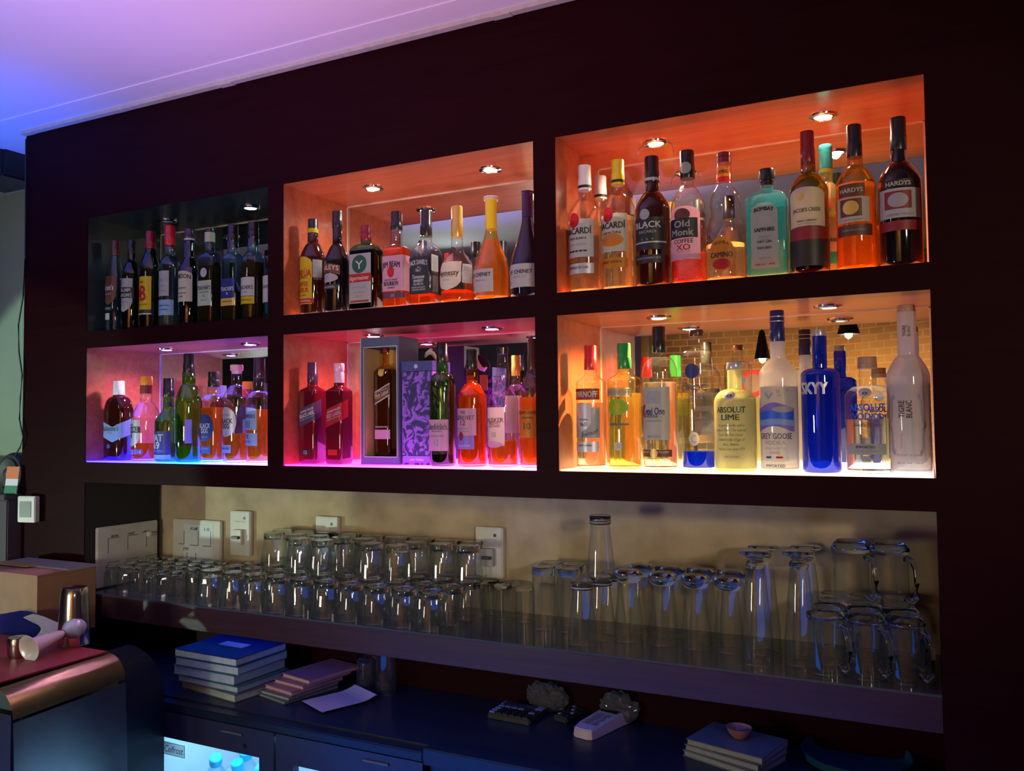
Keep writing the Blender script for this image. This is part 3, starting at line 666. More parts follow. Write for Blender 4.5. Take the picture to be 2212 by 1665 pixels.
bottle(*WH, 'L', 'tall green bottle with a black cap, nearly empty, with narrow blue labels', 409, 764, 55, Y=.072, vs=872, vn=830, vc=805, nw=27, cw=24, sh='mix', glass='green', cap='black', liq='ygreen', lv=965,
  labels=[(878, 957, -1.35, -.62, 'lblue', T_(tx=[('White', 900, 8, .6, 'navy', T_(sh=.2)), ('SCOTCH WHISKY', 930, 4, 1.2, 'navy', T_(vert=True, c=.2))])), (906, 957, .55, 1.05, 'violet')])
bottle(*WH, 'L', 'clear bottle with a round navy label and a black cap above orange whisky', 463, 803, 58, vs=866, vn=852, vc=836, nw=27, cw=25, sh='mix', glass='clear', cap='black', liq='amber', lv=880, sq=.8, corner=.5,
  labels=[(894, 953, -1.1, .75, 'navy', T_(shape='oval', tx=[('BLACK', 919, 10, 1.25, 'white', T_(b=.02)), ('DOG', 930, 10, .7, 'white', T_(b=.02)), ('TRIPLE GOLD', 943, 3, .7, 'lblue')])), (963, 978, -1.0, .5, 'navy', T_(tx=[('SCOTCH WHISKY', 968, 4, 1.1, 'lblue')]))])
bottle(*WH, 'L', 'clear bottle with a silver oval label and a pale see-through stopper', 512, 788, 56, vs=860, vn=832, vc=807, nw=22, cw=27, capshape='knob', sh='mix', glass='clear', cap='pink', liq='amber', lv=936,
  labels=[(879, 943, -1.0, .75, 'silver', T_(shape='oval', tx=[('BLACK', 909, 10, 1.2, 'black', T_(b=.02)), ('DOG', 920, 10, .7, 'black', T_(b=.02)), ('BLACK RESERVE', 896, 3, .8, 'gray')])), (960, 977, -.85, .35, 'lblue', T_(tx=[('BLENDED SCOTCH', 968, 4, 1.0, 'navy')]))])
bottle(*WH, 'L', 'clear bottle with dark cap and blue arched label, rightmost in the violet niche', 561, 773, 56, vs=860, vn=845, vc=816, nw=25, cw=25, sh='mix', glass='clear', cap='plum', liq='amber', lv=884,
  labels=[(880, 928, -1.3, .55, 'lblue', T_(shape='arch', tx=[('100 PIPERS', 899, 8, 1.6, 'navy', T_(b=.02)), ('|||||', 914, 12, .7, 'navy', T_(b=0))])), (935, 962, -1.2, .6, 'lblue', T_(tx=[('12', 942, 8, .3, 'navy', T_(b=.02)), ('YEARS OLD', 953, 3, .7, 'navy')]))])
# --- upper middle niche
bottle(*LI, 'U', 'dark brown bottle with a yellow arched label and a yellow ring on its neck', 676, 474, 54, vs=560, vn=525, vc=508, nw=23, cw=23, sh='mix', glass='brown', cap='black', cap2=[('yellow', 495, 504)],
  labels=[(558, 660, -1.3, .62, 'yellow', T_(shape='arch', tx=[('KAHLÚA', 594, 15, 1.75, 'red', T_(b=.03)), ('THE ORIGINAL', 604, 3, 1.2, 'brown'), ('COFFEE', 617, 10, 1.3, 'red', T_(b=.02)), ('LIQUEUR', 630, 10, 1.35, 'red', T_(b=.02)), ('RUM & COFFEE', 641, 3, 1.0, 'brown')])), (648, 658, -.7, .75, 'red', T_(off=.0013, tx=[('ORIGINAL', 653, 4, 1.0, 'white')])), (565, 603, .66, 1.45, 'lgray', T_(tx=[('|||||||', 590, 22, .6, 'gray', T_(b=0))]))])
bottle(*LI, 'U', 'black tapering bottle with an arched banner label above a silver landscape', 729, 457, 54, vs=568, vn=528, vc=492, nw=21, cw=23, sh='mix', glass='dark', cap='black',
  labels=[(575, 595, -1.2, .85, 'brown', T_(shape='wave', tx=[('BAILEYS', 584, 10, 1.8, 'cream', T_(b=.02, arc=.3))])), (594, 613, -1.05, .7, 'lgray', T_(shape='oval')), (618, 628, -1.0, .7, 'black', T_(tx=[('ORIGINAL', 623, 5, 1.3, 'lgray')]))])
bottle(*LI, 'U', 'squat square green bottle with a white label, red cap and round green emblem', 791, 488, 74, vs=545, vn=528, vc=521, nw=23, cw=24, sh='round', glass='green', cap='dred', sq=.62, corner=.3, liq='wine', lv=542,
  labels=[(551, 657, -.93, .80, 'lgray', T_(tx=[('KRÄUTER-LIKÖR', 623, 4, 1.1, 'gray'), ('DAS ORIGINAL', 634, 3.5, .9, 'gray'), ('35% VOL', 642, 3.5, .6, 'gray')])), (554, 593, -.62, .50, 'dgreen', T_(shape='oval', off=.001, tx=[('Y', 575, 18, .6, 'silver', T_(b=0))])), (594, 612, -.95, .82, 'red', T_(off=.0013, tx=[('Jägermeister', 603, 9, 1.5, 'cream', T_(sh=.1, b=.01))])), (651, 655, -.75, .65, 'dred', T_(off=.001))])
bottle(*WH, 'U', 'clear bottle of orange bourbon with a white label, red rosette seal and black cap', 857, 458, 62, vs=541, vn=530, vc=498, nw=26, cw=26, sh='mix', glass='clear', cap='black', sq=.7, corner=.3, liq='bourbon', lv=537,
  labels=[(555, 631, -.98, 1.9, 'pink', T_(tx=[('JIM BEAM', 576, 12, 1.6, 'black', T_(b=.03, c=-.5, arc=.25)), ('KENTUCKY STRAIGHT', 607, 3.5, 1.2, 'black', T_(c=-.5)), ('BOURBON', 615, 9, 1.3, 'black', T_(b=.03, c=-.5)), ('WHISKEY', 624, 3.5, .7, 'black', T_(c=-.5)), ('FOR SALE IN ASSAM ONLY', 595, 4, 2.2, 'gray', T_(c=.55, vert=True, b=0))])), (578, 602, -.38, .25, 'red', T_(shape='oval', off=.0014)), (634, 646, -1, 1.2, 'plum', T_(tx=[('|||', 640, 5, .3, 'gray')]))])  # white label coloured pink for the glow of the bourbon behind it
bottle(*WH, 'U', 'square clear bottle with a black label in white lettering and a black neck', 921, 455, 72, vs=545, vn=523, vc=511, nw=28, cw=26, sh='mix', glass='clear', cap='black', sq=.95, corner=.25, liq='bourbon', lv=638, rings=[(560, 1), (550, .99), (540, .9), (531, .70), (524, .48), (516, .42)],
  labels=[(560, 637, -.98, .80, 'black', T_(tx=[("JACK DANIEL'S", 573, 10, 1.55, 'white', T_(b=.015, arc=.3)), ('OLD', 581, 3, .2, 'white'), ('No.7', 587, 7, .45, 'white'), ('Tennessee', 601, 8, 1.05, 'white', T_(sh=.3)), ('WHISKEY', 610, 6, .9, 'white', T_(b=.02)), ('75cl 40% Vol.', 617, 5, .9, 'white'), ('DISTILLED & BOTTLED BY', 624, 3, 1.2, 'white'), ('LYNCHBURG, TENNESSEE', 629, 3, 1.2, 'white')])),
    (580, 594, -.42, .28, 'black', T_(shape='oval', off=.0009)), (555, 590, 1.0, 1.9, 'lgray', T_(tx=[('||||||', 572, 26, .6, 'gray', T_(b=0))])), (592, 632, 1.0, 1.9, 'black', T_(tx=[('||||||||||', 612, 26, .7, 'lgray', T_(b=0))]))])
bottle(*WH, 'U', 'round bellied clear cognac bottle with a gold neck and cream label', 988, 446, 74, vs=590, vn=545, vc=513, nw=25, cw=26, sh='mix', glass='clear', cap='gold', liq='bourbon', lv=630, rings=[(640, .95), (620, .99), (600, 1), (580, .95), (567, .84), (556, .65), (548, .45), (540, .36), (530, .33)],
  labels=[(570, 631, -1.0, .72, 'cream', T_(shape='shield', tx=[('Hennessy', 594, 12, 1.45, 'brown', T_(b=.02)), ('VERY SPECIAL', 602, 3.5, .9, 'gray'), ('COGNAC', 609, 3.5, .5, 'gray')])), (535, 551, -.55, .15, 'brown', T_(shape='oval')), (575, 616, .78, 1.5, 'paper', T_(tx=[('||||||', 595, 28, .5, 'gray', T_(b=0))]))])
bottle(*LI, 'U', 'long necked amber bottle with a flat white top and bright yellow neck', 1062, 424, 78, vs=600, vn=500, vc=496, nw=24, cw=31, capshape='flat', cap='yellow', cap2=[('white', 426, 433)], glass='amberg', liq='gold', lv=520, rings=[(640, .96), (600, 1), (580, .97), (560, .85), (545, .70), (530, .54), (515, .42), (505, .35), (498, .31)],
  labels=[(586, 635, -1.05, .55, 'paper', T_(tx=[('J.P. CHENET', 598, 8, 1.35, 'black', T_(b=.02)), ('Chardonnay', 610, 4, .7, 'gray', T_(sh=.3))])), (620, 632, -.95, -.7, 'gray', T_(shape='oval', off=.001))])
bottle(*WI, 'U', 'navy black long necked bottle with a pale label, rightmost in the upper middle niche', 1141, 412, 78, vs=600, vn=480, vc=470, nw=24, cw=28, capshape='flat', cap='plum', glass='navy', rings=[(640, .97), (600, 1), (575, .97), (550, .84), (530, .68), (510, .52), (495, .42), (480, .33)],
  labels=[(575, 625, -1.0, 1.1, 'paper', T_(tx=[('J.P. CHENET', 592, 8, 1.5, 'black', T_(b=.02, c=-.15)), ('MERLOT', 603, 6, .8, 'gray', T_(c=-.1, b=0))])), (609, 622, -.95, -.7, 'gray', T_(shape='oval', off=.001))])
# --- lower middle, magenta niche
def walker(nm, lab, u, vtop, glass, capc, lc, t1, t2, tc, capsh, lowtxt):
    return bottle(*WH, 'L', lab, u, vtop, 58, vs=846, vn=832, vc=vtop+42, nw=22, cw=23, sh='s', glass=glass, cap=capc, capshape=capsh, sq=.95, corner=.25,
      labels=[(874, 912, -.98, 1.9, lc, T_(slant=12, tx=[(t1, 886, 5, 1.5, 'white', T_(sl=.30, c=-.35)), (t2, 895, 8, 1.65, tc, T_(sl=.30, b=.02, c=-.35)), ('BLENDED SCOTCH WHISKY', 903, 3, 1.6, 'lgray', T_(sl=.30, c=-.35))])), (970, 982, -.6, .5, lc if lowtxt is None else 'black', T_(tx=[(lowtxt, 976, 7, .35, 'white')] if lowtxt else ()))])
walker('', 'dark square whisky bottle with a slanted black label, leftmost in the magenta niche', 675, 783, 'redg', 'plum', 'plum', 'JOHNNIE WALKER', 'BLACK LABEL', 'white', 'plain', '12')
walker('', 'square whisky bottle with a slanted red label and a banded pale cap', 732, 785, 'redg', 'pink', 'red', 'JOHNNIE WALKER', 'RED LABEL', 'pink', 'bulb', None)
bottle(*WH, 'L', 'green whisky bottle with a pink and white label, right of the purple box', 954, 742, 60, Y=.07, vs=840, vn=805, vc=783, nw=26, cw=25, sh='round', glass='green', cap='black', sq=.95, corner=.85, liq='wine', lv=982,
  labels=[(906, 973, -.98, .98, 'pink', T_(tx=[('Glenfiddich.', 921, 13, 1.85, 'plum', T_(b=.01)), ('SINGLE MALT', 931, 3, .9, 'purple'), ('OUR ORIGINAL TWELVE', 941, 4, 1.3, 'purple', T_(b=0)), ('12', 955, 13, .4, 'violet', T_(b=0))]))])
bottle(*WH, 'L', 'amber whisky bottle with dark foil neck and pink label over a blue one', 1018, 755, 64, vs=860, vn=828, vc=797, nw=25, cw=26, sh='mix', glass='amberg', cap='black', liq='amber', lv=822,
  labels=[(882, 940, -1.1, .75, 'pink', T_(tx=[('THE', 891, 6, .4, 'brown', T_(c=.0)), ('GLENLIVET', 902, 9, 1.6, 'brown', T_(b=.01)), ('12', 913, 10, .4, 'brown'), ('SINGLE MALT', 925, 4, .9, 'gray'), ('SCOTCH WHISKY', 931, 3, .9, 'gray')])), (940, 969, -.95, .6, 'violet', T_(tx=[('George Smith', 961, 5, 1.0, 'white', T_(sh=.3, b=0))])), (932, 951, -.55, -.15, 'dred', T_(shape='oval', off=.0014)), (847, 862, -.65, -.2, 'red', T_(shape='oval', off=.001))])
bottle(*WH, 'L', 'clear whisky bottle with a black stopper, bulging neck and cream label', 1084, 750, 66, vs=862, vn=790, vc=765, nw=23, cw=25, glass='clear', cap='black', capshape='knob', liq='amber', lv=952, rings=[(880, 1), (865, .99), (855, .90), (847, .72), (838, .52), (825, .42), (812, .47), (800, .42), (790, .36)],
  labels=[(880, 962, -1.1, .55, 'cream', T_(tx=[('TALISKER', 907, 9, 1.5, 'brown', T_(b=.015)), ('SINGLE MALT', 914, 5, .9, 'brown', T_(c=.1)), ('SCOTCH WHISKY', 920, 5, .9, 'brown', T_(c=.1)), ('10', 938, 11, .3, 'gray', T_(c=.1))])), (952, 966, -.95, .4, 'pink', T_(shape='oval', off=.001))])
bottle(*WH, 'L', 'gold capped pale whisky bottle standing behind the bulging neck bottle in the magenta niche', 1112, 768, 46, Y=.19, vs=850, vn=830, vc=812, nw=18, cw=19, sh='mix', glass='clear', cap='gold', liq='pale', lv=905, labels=[(855, 935, -1, 1, 'cream')])
bottle(*WH, 'L', 'tall orange whisky bottle cut off by the right wall of the magenta niche', 1149, 731, 60, vs=848, vn=800, vc=797, nw=24, cw=23, sh='s', glass='clear', cap='brown', liq='amber', lv=858,
  labels=[(885, 945, -1.0, .9, 'orange', T_(tx=[('GLENMORANGIE', 891, 7, 1.8, 'brown', T_(b=.01)), ('ORIGINAL', 902, 4, .9, 'brown'), ('10', 920, 14, .5, 'brown')]))])
# boxes in the magenta niche
def giftbox():
    X0 = aty(779, 900, .075).x; X1 = aty(862, 900, .075).x; z1 = aty(820, 731, .075).z
    t = thing('presentation_box', 'tall grey blue presentation box with a window showing a whisky bottle', 'box', (X0, .075, .0042))
    M_b = mat('box_grey_blue', (.09, .10, .20), .35, .2); M_in = mat('box_gold_lining', (.62, .42, .16), .35, .3); Wd = X1-X0; fr = .012; dp = .105
    bm = bmesh.new(); box(bm, 0, fr, 0, dp, 0, z1); box(bm, Wd-fr*.5, Wd, 0, dp, 0, z1); box(bm, fr, Wd-fr*.5, 0, dp, 0, .022); box(bm, fr, Wd-fr*.5, 0, dp, z1-.028, z1); box(bm, fr, Wd-fr*.5, dp-.006, dp, .022, z1-.028)
    obj('case', bm, M_b, t)
    bm = bmesh.new(); e = .0018
    for (a, b, c, d) in ((fr, fr+e, .022, z1-.028), (Wd-fr*.5-e, Wd-fr*.5, .022, z1-.028), (fr, Wd-fr*.5, .022, .022+e), (fr, Wd-fr*.5, z1-.028-e, z1-.028), (0, e, 0, z1)): box(bm, a, b, -.001, .001, c, d)
    obj('silver_edge', bm, mat('silver_edge', (.75, .72, .75), .3, .5), t)
    obj('lining', bx(fr+.001, fr+.004, .005, dp-.008, .024, z1-.03), M_in, t); obj('lining', bx(fr+.006, Wd-fr*.5-.002, dp-.010, dp-.0065, .024, z1-.03), M_in, t)
    return t
giftbox()
b = bottle(*WH, 'L', 'golden brown square whisky bottle with a slanted label inside the grey blue presentation box', 833, 752, 50, Y=.128, vs=820, vn=798, vc=775, nw=15, cw=18, sh='s', glass='amberg', cap='dred', capshape='bulb', sq=.85, corner=.3, liq='brownish', lv=812,
  labels=[(852, 880, -.98, .98, 'cream', T_(slant=10)), (855, 877, -.98, .98, 'brown', T_(slant=10, off=.001, tx=[('JOHNNIE WALKER', 858, 3, 1.4, 'cream', T_(sl=.30)), ('Blue Label', 865, 9, 1.6, 'cream', T_(sl=.30, b=.01)), ('BLENDED SCOTCH', 872, 3, 1.4, 'gold', T_(sl=.30))])), (812, 828, -.4, .3, 'gold', T_(shape='shield')), (942, 962, -1, 1, 'pink'), (934, 938, -.9, .9, 'brown', T_(tx=[('ESTABLISHED 1820', 936, 3, 1.4, 'cream')]))])
b.location.z += .020
def purplebox():
    X0 = aty(862, 900, .075).x+.003; X1 = aty(934, 900, .085).x; z1 = aty(900, 783, .085).z; W = X1-X0; dp = .10
    t = thing('gift_box', 'purple gift box printed with dark flowers, between the grey blue box and the green bottle', 'box', (X0, .085, .0042))
    m, n, p = nt('purple_floral')
    tc = n.nodes.new('ShaderNodeTexCoord'); no = n.nodes.new('ShaderNodeTexNoise'); no.inputs['Scale'].default_value = 18; no.inputs['Distortion'].default_value = 3.5
    r = n.nodes.new('ShaderNodeValToRGB'); r.color_ramp.elements[0].position = .46; r.color_ramp.elements[1].position = .52
    r.color_ramp.elements[0].color = (.02, .01, .10, 1); r.color_ramp.elements[1].color = (.26, .09, .55, 1)
    n.links.new(tc.outputs['Object'], no.inputs[0]); n.links.new(no.outputs[0], r.inputs[0]); n.links.new(r.outputs[0], p.inputs['Base Color']); p.inputs['Roughness'].default_value = .4
    obj('case', bx(0, W, 0, dp, 0, z1-.030, bev=.0015), m, t)
    obj('lid', bx(-.001, W+.001, -.001, dp+.001, z1-.029, z1), mat('lid_navy', (.05, .05, .22), .4), t)
    e = obj('emblem', lathe([(.0062, 0), (.0062, .0006)], 20), mat('emblem_pale', (.5, .5, .7), .4), t); e.rotation_euler = (PI/2, 0, 0); e.location = (W*.48, -.0012, z1-.015)
    s = obj('name_strip', bx(.004, W-.004, -.0016, -.0002, .006, .026), mat('strip_violet', (.20, .12, .45), .4), t)
    flat_text(s, 'lettering', 'John Walker', (W*.5, -.0018, .016), (1, 0, 0), (0, 0, 1), .006, mat('pale_ink', (.7, .7, .8), .5), .05, 0, .3)
    c = obj('back_card', lathe([(.048, 0), (.048, .003)], 32), M_ink, t); c.rotation_euler = (PI/2, 0, 0); c.location = (W*.5, dp+.006, z1-.006)
    bm = tube([(W*.5-.040+i*.011, dp+.008, z1+.014+.022*math.sin(i*.8)) for i in range(8)], [.004, .009, .011, .009, .007, .008, .007, .003], 8)
    obj('white_swoosh', bm, mat('card_white', (.8, .8, .78), .5), t, True)
    for xx in (W*.12, W*.60): obj('tax_sticker', bx(xx, xx+.028, dp+.0065, dp+.0085, z1-.075, z1-.025), mat('sticker_yellow', (.85, .55, .08), .6), t)
    return t
purplebox()
# --- upper right, red niche
def bac(lab, u, vtop, capc, Y, lc, sub, lc2, liqc='pale', w=72, low='lgray', lt='', f=1.0):
    return bottle(*RU, 'U', lab, u, vtop, w, Y=Y, vs=vtop+108*f, vn=vtop+72*f, vc=vtop+54*f, nw=28*f, cw=29*f, sh='mix', glass='clear', cap=capc, cap2=[('black', vtop+44*f, vtop+50*f)], liq=liqc, lv=vtop+125*f,
      labels=[(vtop+122*f, vtop+203*f, -1.2, .85, lc, T_(tx=[('BACARDÍ', vtop+147*f, 13, 1.75, 'black', T_(b=.03)), (sub, vtop+163*f, 5, 1.2, 'black', T_(b=.01)), ('SUPERIOR WHITE RUM', vtop+176*f, 3, 1.2, 'gray')]+([('•••••', vtop+190*f, 9, 1.2, 'black', T_(b=.04))] if sub[0] == 'C' else []))),
        (vtop+108*f, vtop+140*f, -.72, .0, 'red', T_(shape='oval', off=.001)), (vtop+216*f, vtop+238*f, -1.2, .85, low, T_(tx=[(lt, vtop+225*f, 5, 1.4, 'brown')]))]+([(vtop+165*f, vtop+192*f, -.9, .6, 'orange', T_(shape='oval', off=.001))] if lc2 else []))
bac('clear rum bottle with white cap and red seal, leftmost in the red niche', 1266, 358, 'white', .078, 'paper', 'CARTA BLANCA', None, low='silver', lt='SANTIAGO DE CUBA')
bac('rum bottle with a white cap standing behind the first two in the red niche', 1300, 381, 'white', .19, 'paper', 'SUPERIOR', None, w=66, f=.93)
bac('clear rum bottle with a bright yellow cap and an orange fruit label', 1338, 346, 'yellow', .078, 'cream', 'LIMÓN', 1, low='orange', lt='SPIRIT DRINK')
bottle(*RU, 'U', 'black rum bottle with silver white lettering in the red niche', 1412, 339, 74, vs=455, vn=415, vc=395, nw=29, cw=32, sh='mix', glass='brown', cap='black', cap2=[('silver', 386, 392)],
  labels=[(476, 545, -1.05, .95, 'black', T_(tx=[('BLACK', 492, 13, 1.6, 'white', T_(b=.02)), ('BY', 500, 3, .15, 'lgray'), ('BACARDI', 507, 6, 1.0, 'lgray'), ('•  •  •', 523, 9, .7, 'gray')])), (458, 481, -.5, .12, 'gray', T_(shape='oval', off=.0012)), (528, 531, -1.1, 1.1, 'silver', T_(off=.0012)), (556, 574, -1.05, .95, 'black', T_(tx=[('PREMIUM CARIBBEAN RUM', 563, 4, 1.5, 'gray')]))])
bottle(*RU, 'U', 'dimpled clear rum bottle with a cream arched label and red rum at the bottom', 1489, 326, 74, vs=452, vn=402, vc=386, nw=27, cw=32, sh='mix', glass='rough', cap='black', liq='red', lv=549,
  labels=[(452, 566, -1.1, .95, 'pink', T_(shape='arch', tx=[('COFFEE', 527, 9, 1.15, 'black', T_(b=.02)), ('XO', 540, 12, .8, 'red', T_(b=.02)), ('INDIAN RUM', 549, 3, .8, 'gray')])), (457, 484, -.62, .35, 'brown', T_(shape='oval', off=.001)), (478, 520, -1.05, .78, 'black', T_(off=.0014, tx=[('Old', 490, 14, .9, 'lgray', T_(b=.02)), ('Monk', 508, 14, 1.3, 'lgray', T_(b=.02))])), (353, 378, -.3, .28, 'lgray', T_(shape='oval', off=.004))])
bottle('tequila_bottle', 'tequila bottle', 'U', 'clear two bulbed tequila bottle with a round orange and red label', 1569, 330, 86, vs=470, vn=400, vc=353, nw=31, cw=31, capshape='bulb', glass='clear', cap='dred', liq='pale', lv=530, rings=[(590, 1), (520, 1), (500, .98), (487, .92), (478, .84), (470, .76), (463, .73), (456, .75), (445, .78), (435, .77), (422, .70), (412, .58), (403, .44), (395, .37)],
  labels=[(362, 384, -.37, .36, 'orange', T_(tx=[('CAMINO', 374, 8, .62, 'black', T_(b=.02))])), (384, 396, -.37, .36, 'red'), (518, 592, -.66, .62, 'orange', T_(shape='oval', tx=[('TEQUILA', 535, 6, .75, 'black', T_(arc=.8)), ('CAMINO', 557, 11, 1.1, 'black', T_(b=.025))])), (565, 588, -.46, .42, 'red', T_(shape='oval', off=.0009))])
bottle(*GI, 'U', 'square cyan gin bottle with a white label and a short black cap', 1661, 366, 88, vs=437, vn=414, vc=402, nw=27, cw=34, sh='round', glass='cyan', cap='black', capshape='knob', sq=.7, corner=.18, liq='cyan', lv=445,
  labels=[(443, 583, -.72, .60, 'lgray', T_(shape='arch', tx=[('BOMBAY', 459, 8, .95, 'black', T_(b=.03, arc=.35)), ('SAPPHIRE', 501, 8, 1.0, 'black', T_(b=.03)), ('Distilled', 516, 5, .6, 'gray', T_(sh=.3)), ('LONDON', 522, 3, .5, 'gray'), ('DRY GIN', 527, 5, .7, 'black'), ('INFUSED', 540, 5, .7, 'black'), ('FROM 1761', 562, 4, .6, 'gray'), ('750 ml   47%', 575, 4, 1.0, 'red')])), (464, 492, -.38, .26, 'gray', T_(shape='oval', off=.001))])
bottle(*WI, 'U', 'dark red wine bottle with a cream and red label and a maroon screw cap', 1751, 284, 80, Y=.072, vs=415, vn=375, vc=351, nw=31, cw=31, sh='mix', glass='olive', cap='dred', liq='wine', lv=520,
  labels=[(412, 516, -1.05, 1.0, 'cream', T_(shape='arch', tx=[("JACOB'S CREEK", 461, 8, 1.5, 'black', T_(b=.01)), ('SHIRAZ CABERNET', 484, 4, 1.0, 'brown'), ('SOUTH AUSTRALIA', 490, 3, .9, 'gray')])), (495, 524, -1.05, 1.05, 'dred', T_(shape='arch', off=.001)), (424, 440, -.5, -.1, 'gold', T_(shape='oval', off=.001)), (522, 580, -1.6, 1.6, 'black')])
bottle(*WI, 'U', 'pale green wine bottle with a teal screw cap, behind two darker wine bottles', 1790, 313, 66, Y=.185, vs=450, vn=395, vc=374, nw=27, cw=29, sh='mix', glass='yel', cap='teal', capshape='ridged', liq='pale', lv=470, cap2=[('yellow', 366, 373)],
  labels=[(478, 562, -1.1, 1.1, 'cream', T_(tx=[("CREEK", 525, 7, .7, 'black', T_(c=.45))])), (550, 575, -1.1, 1.1, 'teal', T_(off=.001))])
bottle(*WI, 'U', 'amber wine bottle with a black screw cap and brown label in the red niche', 1853, 270, 82, Y=.072, vs=405, vn=360, vc=340, nw=32, cw=32, sh='mix', glass='amberg', cap='black', liq='gold', lv=400,
  labels=[(405, 432, -.85, .52, 'brown', T_(tx=[('HARDYS', 419, 9, 1.15, 'cream', T_(b=.02))])), (434, 487, -1.0, .75, 'cream', T_(tx=[('CHARDONNAY', 482, 4, 1.0, 'gray')])), (437, 475, -.75, .35, 'brown', T_(off=.001)), (441, 471, -.6, .2, 'gold', T_(shape='oval', off=.0013)), (492, 516, -1.0, .9, 'brown', T_(tx=[('STAMP OF AUSTRALIA', 504, 4, 1.2, 'gray')]))])
bottle(*WI, 'U', 'tall black wine bottle with a pale label at the right end of the red niche', 1949, 254, 86, Y=.072, vs=395, vn=350, vc=325, nw=32, cw=34, sh='mix', glass='dark', cap='black',
  labels=[(415, 478, -1.1, 1.1, 'paper', T_(tx=[('CABERNET MERLOT', 471, 5, 1.3, 'gray')])), (421, 459, -.72, .55, 'dred', T_(off=.001)), (425, 456, -.55, .4, 'gray', T_(shape='oval', off=.0013)), (396, 412, -.8, .7, 'black', T_(tx=[('HARDYS', 405, 9, 1.15, 'cream', T_(b=.02))])), (484, 505, -1.1, 1.1, 'dred')])
# --- lower right, amber niche
bottle(*VO, 'L', 'clear vodka bottle with red cap and silver shield label, leftmost in amber niche', 1273, 747, 64, vs=828, vn=806, vc=799, nw=26, cw=29, sh='s', glass='clear', cap='red', liq='water', lv=870,
  labels=[(840, 864, -1.15, .95, 'dred', T_(tx=[('SMIRNOFF', 852, 12, 1.75, 'cream', T_(b=.03))])), (880, 945, -1.0, .95, 'lgray', T_(tx=[('VODKA', 906, 4, .6, 'black', T_(c=-.15)), ('No21', 916, 8, .45, 'black', T_(c=-.15)), ('Smirnoff', 935, 10, 1.2, 'black', T_(sh=.4, b=0, sl=.25, c=.25))])), (872, 930, -.95, .35, 'silver', T_(shape='shield', off=.0009)), (953, 975, -1.0, .85, 'silver', T_(tx=[('RED LABEL', 961, 3, 1.0, 'black')]))])
bottle(*VO, 'L', 'yellow tinted vodka bottle with a green cap and a lime ring print', 1345, 742, 73, vs=822, vn=803, vc=797, nw=28, cw=31, sh='s', glass='smirn', cap='green', liq='pale', lv=850,
  labels=[(838, 858, -1.1, .75, 'gold', T_(tx=[('SMIRNOFF', 848, 12, 1.65, 'gray', T_(b=.03))])), (862, 896, -.85, .55, 'lime', T_(shape='oval')), (870, 888, -.35, .1, 'yellow', T_(shape='oval', off=.001)), (914, 918, -.7, .6, 'lgray', T_(tx=[('FOR SALE IN ASSAM ONLY', 916, 4, 1.2, 'black')])), (955, 972, -.3, .12, 'white', T_(shape='shield', tx=[('21', 963, 8, .2, 'gray')]))])
bottle(*VO, 'L', 'tall clear vodka bottle with a black cap and a large cream label', 1421, 706, 74, Y=.072, vs=805, vn=770, vc=762, nw=28, cw=30, sh='round', glass='clear', cap='black', liq='water', lv=826,
  labels=[(837, 949, -1.05, .85, 'cream', T_(tx=[('K', 888, 26, .28, 'red', T_(b=.04, c=-.68)), ('etel One', 888, 15, 1.15, 'navy', T_(b=.02, c=.05)), ('VODKA', 899, 6, .7, 'navy', T_(c=-.1)), ('DISTILLED FROM WHEAT', 909, 3, 1.0, 'gray'), ('IMPORTED', 942, 5, .8, 'gray')])), (845, 872, -.55, .3, 'lgray', T_(off=.001, tx=[('o', 860, 10, .3, 'gray')])), (970, 985, -1.1, .95, 'brown', T_(tx=[('NOLET     DISTILLERY', 975, 4, 1.7, 'cream')])), (968, 988, -.35, .1, 'gold', T_(shape='oval', off=.0013))])
bottle(*VO, 'L', 'straight clear vodka bottle with a round navy seal and glowing blue base', 1502, 713, 70, Y=.074, vs=770, vn=755, vc=727, nw=29, cw=32, sh='round', glass='clear', cap='brown', liq='blue', lv=975,
  labels=[(787, 819, -.55, .35, 'navy', T_(shape='oval')), (826, 848, -1.0, .9, 'none', T_(tx=[('CÎROC', 838, 13, 1.7, 'navy', T_(b=0))])), (855, 862, -.6, .6, 'none', T_(tx=[('VODKA', 860, 6, 1.1, 'gray', T_(b=0))])), (932, 962, -.35, .3, 'lgray', T_(shape='oval', tx=[('C', 947, 16, .3, 'gray', T_(b=0))]))])
bottle(*VO, 'L', 'frosted pale lime vodka bottle with a silver cap and black block lettering', 1582, 783, 88, Y=.07, vs=870, vn=840, vc=797, nw=30, cw=35, sh='round', glass='frosty', cap='silver', liq='pale', lv=860,
  labels=[(844, 863, -.35, .18, 'silver', T_(shape='oval', tx=[('o', 854, 9, .25, 'black')])), (876, 910, -1, .9, 'none', T_(tx=[('ABSOLUT', 885, 12.5, 1.45, 'dgreen', T_(b=.025)), ('LIME', 901, 12, .85, 'dgreen', T_(b=.025))])), (912, 972, -1, .9, 'none', T_(tx=[(s, 918+10*i, 6, w_, 'dgreen', T_(sh=.4, b=0)) for i, (s, w_) in enumerate((('A superb vodka with a', 1.3), ('drop of lime. This natural', 1.5), ('is an Absolut classic', 1.2), ('Crafted in the village of', 1.35), ('Ahus, Sweden', .8), ('Absolut Lime since 1979', 1.3)))])), (980, 988, -.6, .6, 'none', T_(tx=[('IMPORTED', 985, 4, .7, 'gray')]))])
